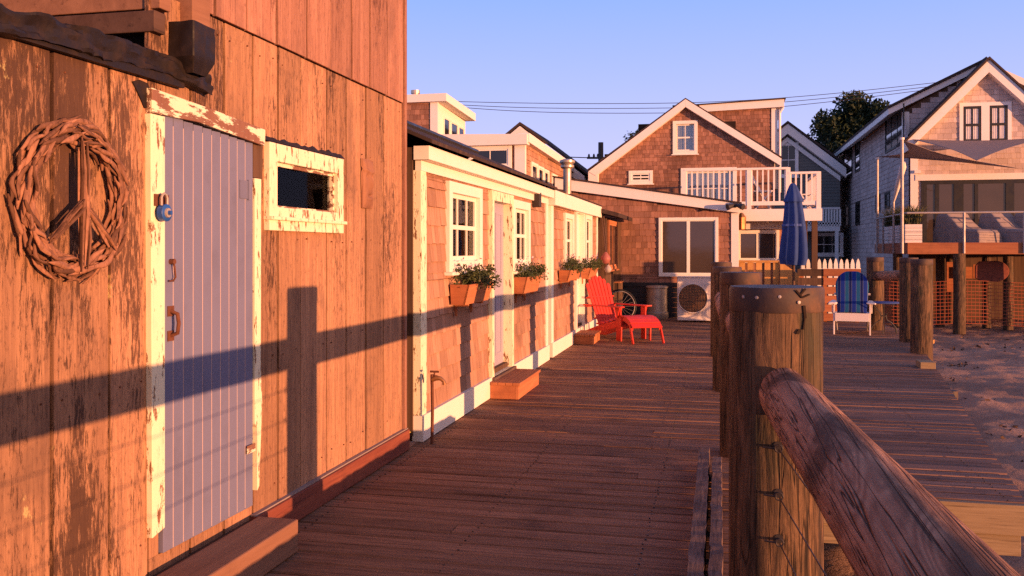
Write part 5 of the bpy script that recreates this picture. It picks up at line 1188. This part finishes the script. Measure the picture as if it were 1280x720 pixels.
mb = MB(); mb.prism(frr, [(apx[0], apx[1] + .2), (xR + .3, zE - .15), (xR + .3, zE - .05), (apx[0], apx[1] + .32)], -(YB - RYF), -.0); obj('roof', mb, M['roof'], hr)
# right dormer sliver
fq = FY(RYF + 1.5); p0 = pl(1250, 92, RYF + 1.5); mb = MB(); mb.prism(fq, [(p0[0], p0[1] - .06), (xR, p0[1] - .85), (xR, p0[1] - .6), (p0[0], p0[1] + .14)], -6, .15); obj('right_dormer_eave', mb, M['white2'], hr)
mb = MB(); shingles(mb, fq, [(p0[0] - .2, p0[1] - 1.6), (xR - .1, p0[1] - 2.6), (xR - .1, p0[1] - .85), (p0[0], p0[1] - .06)], [], .17, .2, 74); obj('right_dormer_shingles', mb, M['sh_grey'], hr)
mb = MB(); mb.prism(fq, [(p0[0], zE), (xR, zE), (xR, p0[1] - .85), (p0[0], p0[1] - .07)], -5.9, -.001); obj('right_dormer_wall', mb, M['dark_wood'], hr)
obj('eave_lamp', MB().box(pl(1142, 214, RYF)[0], pl(1150, 214, RYF)[0], RYF - .14, RYF - .03, pl(1145, 217, RYF)[1], pl(1145, 213, RYF)[1]), M['white2'], hr)

# raised deck
DF = 26.1; dl = PD(1128, 300, 25.2).x; z_ = FZ
dk = thing('raised_deck', 'raised timber deck on piles in front of the silver house', 'deck', (dl, DF, z_)); xD = xR + .5
mb = MB(); r = random.Random(77)
y = DF
while y < RYF - .05: mb.box(dl, xD, y, y + .135, z_ - .035, z_ - r.uniform(0, .003)); y += .142
obj('floor', mb, M['cedar_x'], dk)
obj('fascia', MB().box(dl - .05, xD, DF - .05, DF - .002, z_ - .30, z_ + .01), M['cedar_x'], dk, bevel=.004)
obj('fascia', MB().box(dl - .05, dl - .002, DF - .001, RYF, z_ - .30, z_ + .01), M['cedar'], dk, bevel=.004)
mb = MB()
for k_ in range(8): x = dl + .4 + k_ * 1.1; mb.box(x, x + .08, DF, RYF, z_ - .28, z_ - .037)
obj('joist', mb, M['dark_wood'], dk)
zr_ = PD(1200, 268, 25.2).z
def rpost(x, y, zt): obj('rail_post', MB().tube([(x, y, z_ - .28), (x, y, zt)], .035, 10), M['steel'], dk, smooth=60)
xp = [dl + .02] + [PY(p, 290, DF).x for p in (1204, 1279)]; xp += [xp[-1] + 1.75, xp[-1] + 3.5]
for x in xp[1:]: rpost(x, DF - .08, zr_)
for f in (.35, .68): rpost(dl - .07, DF + (RYF - DF) * f, zr_)
obj('handrail', MB().tube([(dl - .07, RYF, zr_), (dl - .07, DF - .08, zr_)], .025, 8), M['steel'], dk, smooth=60); obj('handrail', MB().tube([(dl - .07, DF - .08, zr_), (xD, DF - .08, zr_)], .028, 8), M['steel'], dk, smooth=60)
for k_ in range(1, 6):
    z = z_ + (zr_ - z_) * k_ / 6; obj('rail_cable', MB().tube([(dl - .07, RYF, z), (dl - .07, DF - .08, z), (xD, DF - .08, z)], .004, 5), M['iron'], dk)
for px, py0, yy_, lab in ((1127.5, 172, DF - .1, 'tall steel sail mast at the deck corner'), (1091.5, 197, RYF - .6, 'shorter steel sail mast beside the grey side wall')):
    p = PY(px, py0, yy_); x = p.x if yy_ < 27 else dl - .07; o = thing('sail_mast', lab, 'mast', (x, yy_, z_ - .28), 'steel masts of the shade sails'); obj('pole', MB().tube([(x, yy_, z_ - .28), (x, yy_, p.z)], .045, 12), M['steel'], o, smooth=60); obj('ring', MB().tube([(x, yy_, p.z - .06), (x, yy_, p.z)], .06, 12), M['white2'], o)
    if yy_ < 27: MX = V((x, yy_, p.z))
# shade sails
def sail(A, B, C, label, sag, inset=.14):
    o = thing('shade_sail', label, 'sail', A, 'grey shade sails in front of the silver house')
    def f(i, j):
        # curved-edge triangle
        a, b = i * (1 - j), j; c = 1 - a - b; P = A * c + B * a + C * b; ctr = (A + B + C) / 3
        e = 4 * max(a * b * (c < .34) * (1 - c * 3), 0) * 0
        w = (a * b + b * c + c * a) * 3
        edge = 1 - min(1, 27 * a * b * c)
        pull = inset * 4 * max(a * b, b * c, a * c) * edge
        return P + (ctr - P) * pull + UP * (-sag * w * .5)
    m = obj('cloth', MB().grid(f, 24, 24), M['sail'], o, smooth=60); s = m.modifiers.new('thickness', 'SOLIDIFY'); s.thickness = .008
A = MX + UP * (-.05); xw = PY(1280, 178, RYF - .3)
sail(PY(1141, 174.5, RYF - .3), PY(1312, 172, RYF - .3), PY(1221, 201, DF + .4), 'upper grey shade sail drooping to a point over the deck', .06, .22)
sail(A + V((.05, .02, -.02)), PY(1278, 211, DF + .3), PY(1094, 196, RYF - .6), 'lower long grey shade sail stretched from the corner mast', .05, .5)
# slanting furled pole
p, q_ = PY(1130, 203, DF + .6), PY(1117, 252, DF + 1.6); o = thing('furled_awning', 'pale furled awning leaning beside the corner mast', 'awning', q_); mb = MB(); mb.tube([p, p + (q_ - p) * .1, p + (q_ - p) * .6, q_], [.04, .09, .07, .03], 10); obj('roll', mb, M['white2'], o, smooth=60); mb = MB(); mb.tube([q_, V((q_.x, q_.y, z_))], .03, 8); obj('stand', mb, M['steel'], o)
# planter wall with grasses
a0, a1, zz0, zz1 = rY(1093, 281, 1146, 303, DF + 1.6); px_ = thing('white_planter', 'long white slatted planter box at the left end of the raised deck', 'planter', (a0, DF + 1.6, z_))
a0 = dl + .1; mb = MB()
for k_ in range(5): h = (zz1 - z_) / 5; mb.box(a0, a1, DF + .9, DF + .93, z_ + .004 + k_ * h, z_ + (k_ + .95) * h)
obj('front_slats', mb, M['white2'], px_); mb = MB()
for k_ in range(5): mb.box(a0 - .03, a0 - .001, DF + .9, DF + 4.6, z_ + .004 + k_ * h, z_ + (k_ + .95) * h)
obj('side_slats', mb, M['white2'], px_); obj('liner', MB().box(a0 + .02, a1 - .02, DF + .94, DF + 4.6, z_ + .003, zz1 - .04), M['interior'], px_)
gr = thing('ornamental_grass', 'bushy dark green ornamental grass growing in the white planter', 'plant', ((a0 + a1) / 2, DF + 2, zz1 - .04)); mb = MB(); r = random.Random(5)
for _ in range(1500):
    b = V((r.uniform(a0 + .05, a1 - .02), r.uniform(DF + 1.0, DF + 4.5), zz1 - .05)); h = r.uniform(.25, .72); d = V((r.gauss(0, .28), r.gauss(0, .28), 1)) * h; s = V((r.gauss(0, 1), r.gauss(0, 1), 0)).normalized() * .014
    mb.add([b - s, b + s, b + d * .6 + s * .8, b + d + V((d.x, d.y, -.1)) * .4, b + d * .6 - s * .8], [(0, 1, 2, 4), (4, 2, 3)])
obj('blades', mb, M['grassy'], gr)
# covered loungers
def covered(px, yb, label, seed, a=R(-52)):
    """sheet draped over a reclined lounger: high back, sloping down to a low foot, facing the bay"""
    p0 = PY(px, 290, yb); ld_ = V((math.cos(a), math.sin(a), 0)); wd = V((-math.sin(a), math.cos(a), 0)); W = .86
    o = thing('covered_lounger', label, 'lounger', (p0.x, yb, z_), 'covered loungers on the raised deck')
    B = [(.0, .005), (-.03, .42), (.06, .80), (.14, .90), (.36, .90), (.46, .82), (.80, .46), (.92, .41), (1.35, .37), (1.44, .30), (1.47, .005)]
    seg = [0]
    for (x, y), (c, d) in zip(B, B[1:]): seg.append(seg[-1] + math.hypot(c - x, d - y))
    def at(t):
        s = t * seg[-1]
        for i in range(len(seg) - 1):
            if s <= seg[i + 1] + 1e-9: f = (s - seg[i]) / (seg[i + 1] - seg[i]); return B[i][0] + (B[i + 1][0] - B[i][0]) * f, B[i][1] + (B[i + 1][1] - B[i][1]) * f
        return B[-1]
    def f(i, j):                                     # j: across, with skirts down both sides
        l, z = at(i); v = j * 1.6 - .3
        if 0 <= v <= 1: q = W * v; zz = z - .03 * (abs(2 * v - 1) ** 8) * (z > .1)
        else: k = (-v if v < 0 else v - 1) / .3; q = (-.03 * k if v < 0 else W + .03 * k); zz = z + (.008 - z) * k - .03 * (1 - k) * (z > .1)
        n = mnoise.noise(V((l * 3.5 + seed, q * 3.5, zz * 2.2))) * .035 + abs(mnoise.noise(V((l * 8 + seed, q * 6, zz * 3)))) * .03
        P = p0 + ld_ * (l + n * .5) + wd * (q + n * .6); return V((P.x, P.y, z_ + max(.006, zz + n * .35)))
    obj('cover', MB().grid(f, 60, 44), M['cover'], o, smooth=50)
covered(1168, DF + 1.75, 'left covered lounger under a grey tarpaulin on the raised deck', 1)
covered(1222, DF + 1.95, 'middle covered lounger under a grey tarpaulin on the raised deck', 4)
covered(1264, DF + 1.95, 'right covered lounger under a grey tarpaulin cut by the frame edge', 8)
# piles
for i, (px, pb, yy_, rd, lab) in enumerate(((1199, 415, 25.9, .155, 'stout front pile with dark foot under the raised deck'), (1122, 404, 27.8, .13, 'left pile under the corner of the raised deck'), (1175, 404, 28.0, .12, 'slim pile behind the orange net, left'), (1233, 405, 28.0, .12, 'slim pile behind the orange net, middle'), (1260, 405, 27.2, .13, 'pile at the right under the raised deck'), (1188, 380, 29.4, .13, 'rear pile under the raised deck near the house'), (1146, 385, 30.0, .17, 'rear dark pile behind the platform corner post'), (1296, 405, 26.4, .15, 'pile beyond the frame edge under the deck'))):
    p = PY(px, 350, yy_); o = thing('deck_pile', lab, 'pile', (p.x, yy_, -1.1), 'piles under the raised deck'); zb = sandz(p.x, yy_) - .3
    obj('shaft', MB().tube([(p.x, yy_, zb), (p.x + .01, yy_, (zb + z_) / 2), (p.x, yy_, z_ - .285)], [rd * 1.05, rd, rd * .97], 20, True, lambda t, a: 1 + .03 * math.sin(2 * a + t * 3)), M['post'], o, smooth=60)
# orange safety net
NY = 26.8; n0 = PY(1066, 380, NY).x; n1 = PY(1282, 380, NY).x + 2; zt_, zb_ = PY(1200, 352, NY).z, PY(1200, 403, NY).z
nt_ = thing('safety_net', 'orange plastic mesh safety fence strung between the piles on the sand', 'fence', (n0, NY, zb_)); mb = MB(); r = random.Random(4)
nd = lambda x, z: V((x, NY + .06 * math.sin(x * 1.7) + .02 * math.sin(z * 6), z + .03 * math.sin(x * 2.1)))
zb2 = zb_ - .05
for k_ in range(13):
    z = zb2 + (zt_ - zb2) * k_ / 12; m = 44
    for i in range(m): a, b = n0 + (n1 - n0) * i / m, n0 + (n1 - n0) * (i + 1) / m; mb.beam(nd(a, z), nd(b, z), .004, .014)
for k_ in range(66):
    x = n0 + (n1 - n0) * k_ / 65
    for i in range(5): a, b = zb2 + (zt_ - zb2) * i / 5, zb2 + (zt_ - zb2) * (i + 1) / 5; mb.beam(nd(x, a), nd(x, b), .009, .004, V((0, 1, 0)))
obj('mesh', mb, M['net'], nt_)
# round-ended board hung on the piles
b0, b1, z0, z1 = rY(1219, 326, 1262, 352, 26.9); o = thing('paddle_board', 'brown round-ended board hung flat beneath the raised deck', 'board', (b0, 26.9, z0))
pts = []; zc = (z0 + z1) / 2; hh = (z1 - z0) / 2
for k_ in range(13): a = -math.pi / 2 + math.pi * k_ / 12; pts.append((b1 - .35 + .35 * math.cos(a), zc + hh * math.sin(a)))
pts += [(b0 + .1, z1 - .02), (b0, z1 - .14), (b0, z0 + .1), (b0 + .12, z0 + .02)]
mb = MB(); mb.prism(FY(26.9), pts, -.06, 0); obj('board', mb, M['kick'], o, bevel=.02)
mb = MB(); mb.tube([(b0 + .3, 26.93, z1 - .05), (b0 + .3, 26.95, z_ - .2)], .012, 6); mb.tube([(b1 - .3, 26.93, z1 - .05), (b1 - .3, 26.95, z_ - .2)], .012, 6); obj('rope', mb, M['iron'], o)
# stacked timbers below the deck
for px0, px1, py0, py1, yy_, lab in ((1062, 1117, 345, 400, 29.2, 'rough cedar board panel standing on the sand under the deck'), (1206, 1226, 330, 348, 28.6, 'pale plank propped under the raised deck'), (1183, 1193, 324, 365, 28.8, 'upright orange plank hanging beneath the deck')):
    a, b, c_, d_ = rY(px0, py0, px1, py1, yy_); o = thing('plank_screen', lab, 'screen', (a, yy_, c_), 'timbers stored below the raised deck'); mb = MB(); n = max(1, int((b - a) / .2)); w = (b - a) / n
    c_ = min(c_, -.7) if py1 > 395 else c_
    for k_ in range(n): mb.box(a + k_ * w + .01, a + (k_ + 1) * w - .01, yy_, yy_ + .04, c_, d_ - random.Random(k_).uniform(0, .1))
    obj('planks', mb, M['cedar_x'], o)
# dark enclosure wall far under the house
o = thing('foundation_wall', 'dark foundation wall under the silver house behind the piles', 'wall', (RX, RYF + .5, -1)); mb = MB(); mb.box(RX, xR, RYF + .3, RYF + .5, -1.1, z_ - .05); mb.box(RX, RX + .2, RYF + .51, YB, -1.1, .2); obj('wall', mb, M['dark_wood'], o)
# low white gate and clutter behind the pickets
a, b, c_, d_ = rY(1076, 318, 1100, 345, 33.0)

# ================================================================== trees
def tree(name, label, c, rad, n, seed, leaf, trunk_h, sq=(1, 1, .85)):
    r = random.Random(seed); o = thing(name, label, 'tree', (c.x, c.y, -.8), 'trees behind the houses'); base = V((c.x, c.y, -.9))
    mb = MB(); mb.tube([base, V((c.x, c.y, trunk_h * .5)), V((c.x + .2, c.y, c.z - rad * .3))], [rad * .11, rad * .085, rad * .05], 10); obj('trunk', mb, M['bark'], o, smooth=60)
    cl = []; fo = MB()
    for _ in range(46):
        d = V((r.gauss(0, 1), r.gauss(0, 1), r.gauss(0, 1))).normalized(); q = c + V((d.x * rad * sq[0], d.y * rad * sq[1], d.z * rad * sq[2])) * r.uniform(.35, .88); cl.append((q, rad * r.uniform(.18, .34)))
    for q, _ in cl[:18]: m = MB(); s0 = c - UP * rad * .35; m.tube([s0, (s0 + q) / 2 + UP * rad * .05, q], [rad * .035, rad * .022, rad * .008], 6); obj('limb', m, M['bark'], o, smooth=60)
    for _ in range(n):
        q, k = r.choice(cl); d = V((r.gauss(0, 1), r.gauss(0, 1), r.gauss(0, 1))).normalized(); fo.leaf(q + d * k * r.random() ** .45, leaf * r.uniform(.6, 1.3), r)
    obj('crown', fo, M['leaf_dark'], o)
c = PD(1079, 164, 62); tree('broadleaf_tree', 'large dark green broadleaf tree between the grey and silver houses', c, 66 / 1120 * 62, 34000, 3, .15, 4)
c = PD(797, 172, 36); tree('small_tree', 'small leafy treetop just showing over the brown gable', c, .55, 500, 5, .06, 3)
# ================================================================== utility pole and wires
p = PD(751, 178, 45); up = thing('utility_pole', 'dark utility pole with crossarm above the roofs left of the gable', 'pole', (p.x, p.y, -.8))
obj('pole', MB().tube([(p.x, p.y, -.9), (p.x, p.y, p.z)], [.16, .13], 12), M['iron'], up, smooth=60)
zc = PD(751, 197, 45).z; mb = MB(); mb.beam((p.x - .7, p.y, zc), (p.x + .2, p.y + .2, zc), .1, .1); obj('crossarm', mb, M['iron'], up)
for dx in (-.6, -.35, -.15): obj('insulator', MB().lathe((p.x + dx, p.y, zc), [(.05, .05), (.06, .1), (.03, .2)], 8), M['iron'], up)
def wire(pts, T, label, rad=.018):
    P = [PD(px, py, T) for px, py in pts]; n = 40; out = []
    for i in range(n + 1):                       # smooth sagging curve through the surveyed points
        t = i / n * (len(P) - 1); k = min(int(t), len(P) - 2); f = t - k
        p0, p1, p2, p3 = P[max(k - 1, 0)], P[k], P[k + 1], P[min(k + 2, len(P) - 1)]
        out.append(.5 * ((2 * p1) + (p2 - p0) * f + (2 * p0 - 5 * p1 + 4 * p2 - p3) * f * f + (3 * p1 - p0 - 3 * p2 + p3) * f ** 3))
    o = obj('overhead_wire', MB().tube(out, rad, 5), M['iron'], label=label, cat='wire', group='overhead wires across the sky', loc=out[0])
wire([(500, 125), (640, 128.5), (770, 129.5), (900, 127), (1030, 118), (1190, 101)], 52, 'topmost overhead wire crossing the sky')
wire([(500, 127), (640, 134), (770, 135.5), (900, 133), (1030, 123), (1190, 105)], 52, 'middle overhead wire crossing the sky')
wire([(500, 128), (640, 138.5), (770, 141.5), (900, 139), (1030, 128), (1190, 108)], 52, 'lowest overhead wire crossing the sky')
wire([(660, 192), (705, 196), (751, 197.5)], 45, 'short service wire running left from the utility pole', .025)
wire([(690, 216), (720, 213), (751, 211)], 45, 'lower service wire left of the utility pole', .02)
# ================================================================== light
ELEV, AZ = R(1.6), R(116.6)                    # sun low over the bay, behind the right shoulder
S = V((math.sin(AZ) * math.cos(ELEV), math.cos(AZ) * math.cos(ELEV), math.sin(ELEV)))
ld = bpy.data.lights.new('sun', 'SUN'); ld.energy = 4.3; ld.angle = R(.5); ld.color = (1, .43, .19)
lo = bpy.data.objects.new('sun', ld); col.objects.link(lo); lo.rotation_euler = S.to_track_quat('Z', 'Y').to_euler(); lo.location = (20, -10, 8)
w = bpy.data.worlds.new('World'); sc.world = w; w.use_nodes = True; nt = w.node_tree; nt.nodes.clear()
N = nt.nodes.new; L = nt.links.new
o = N('ShaderNodeOutputWorld'); bg = N('ShaderNodeBackground'); sk = N('ShaderNodeTexSky')
sk.sky_type = 'NISHITA'; sk.sun_disc = False; sk.sun_elevation = ELEV; sk.sun_rotation = AZ; sk.air_density = 1.0; sk.dust_density = .6; sk.ozone_density = 3.0
# dawn air: lavender near the horizon, clearer blue above, warm towards the sun
tc = N('ShaderNodeTexCoord'); sx = N('ShaderNodeSeparateXYZ'); L(tc.outputs['Generated'], sx.inputs[0])
cr = N('ShaderNodeValToRGB'); L(sx.outputs[2], cr.inputs[0]); e = cr.color_ramp.elements
K = 4.3
for i, (p, c) in enumerate(((0, (.66, .57, .88)), (.10, (.57, .57, .98)), (.28, (.28, .43, .92)), (1, (.06, .10, .28)))):
    q = e[i] if i < 2 else e.new(p); q.position = p; q.color = (*c, 1)
vd = N('ShaderNodeVectorMath'); vd.operation = 'DOT_PRODUCT'; L(tc.outputs['Generated'], vd.inputs[0]); vd.inputs[1].default_value = S
mr = N('ShaderNodeMapRange'); mr.interpolation_type = 'SMOOTHSTEP'; L(vd.outputs['Value'], mr.inputs[0]); mr.inputs[1].default_value = .3; mr.inputs[2].default_value = 1.0
wm = N('ShaderNodeMix'); wm.data_type = 'RGBA'; L(mr.outputs[0], wm.inputs[0]); L(cr.outputs[0], wm.inputs[6]); wm.inputs[7].default_value = (.95, .55, .42, 1)
sc1 = N('ShaderNodeVectorMath'); sc1.operation = 'SCALE'; L(wm.outputs[2], sc1.inputs[0]); sc1.inputs['Scale'].default_value = K
ad = N('ShaderNodeMix'); ad.data_type = 'RGBA'; ad.inputs[0].default_value = .82; L(sk.outputs[0], ad.inputs[6]); L(sc1.outputs[0], ad.inputs[7])
L(ad.outputs[2], bg.inputs[0]); bg.inputs[1].default_value = .15; L(bg.outputs[0], o.inputs[0])
sc.view_settings.view_transform = 'Standard'; sc.view_settings.look = 'None'; sc.view_settings.gamma = 1; sc.view_settings.use_curve_mapping = False
sc.view_settings.exposure = 1.0
sc.cycles.max_bounces = 6; sc.cycles.diffuse_bounces = 3; sc.cycles.glossy_bounces = 3; sc.cycles.transparent_max_bounces = 12
sc.cycles.use_denoising = False
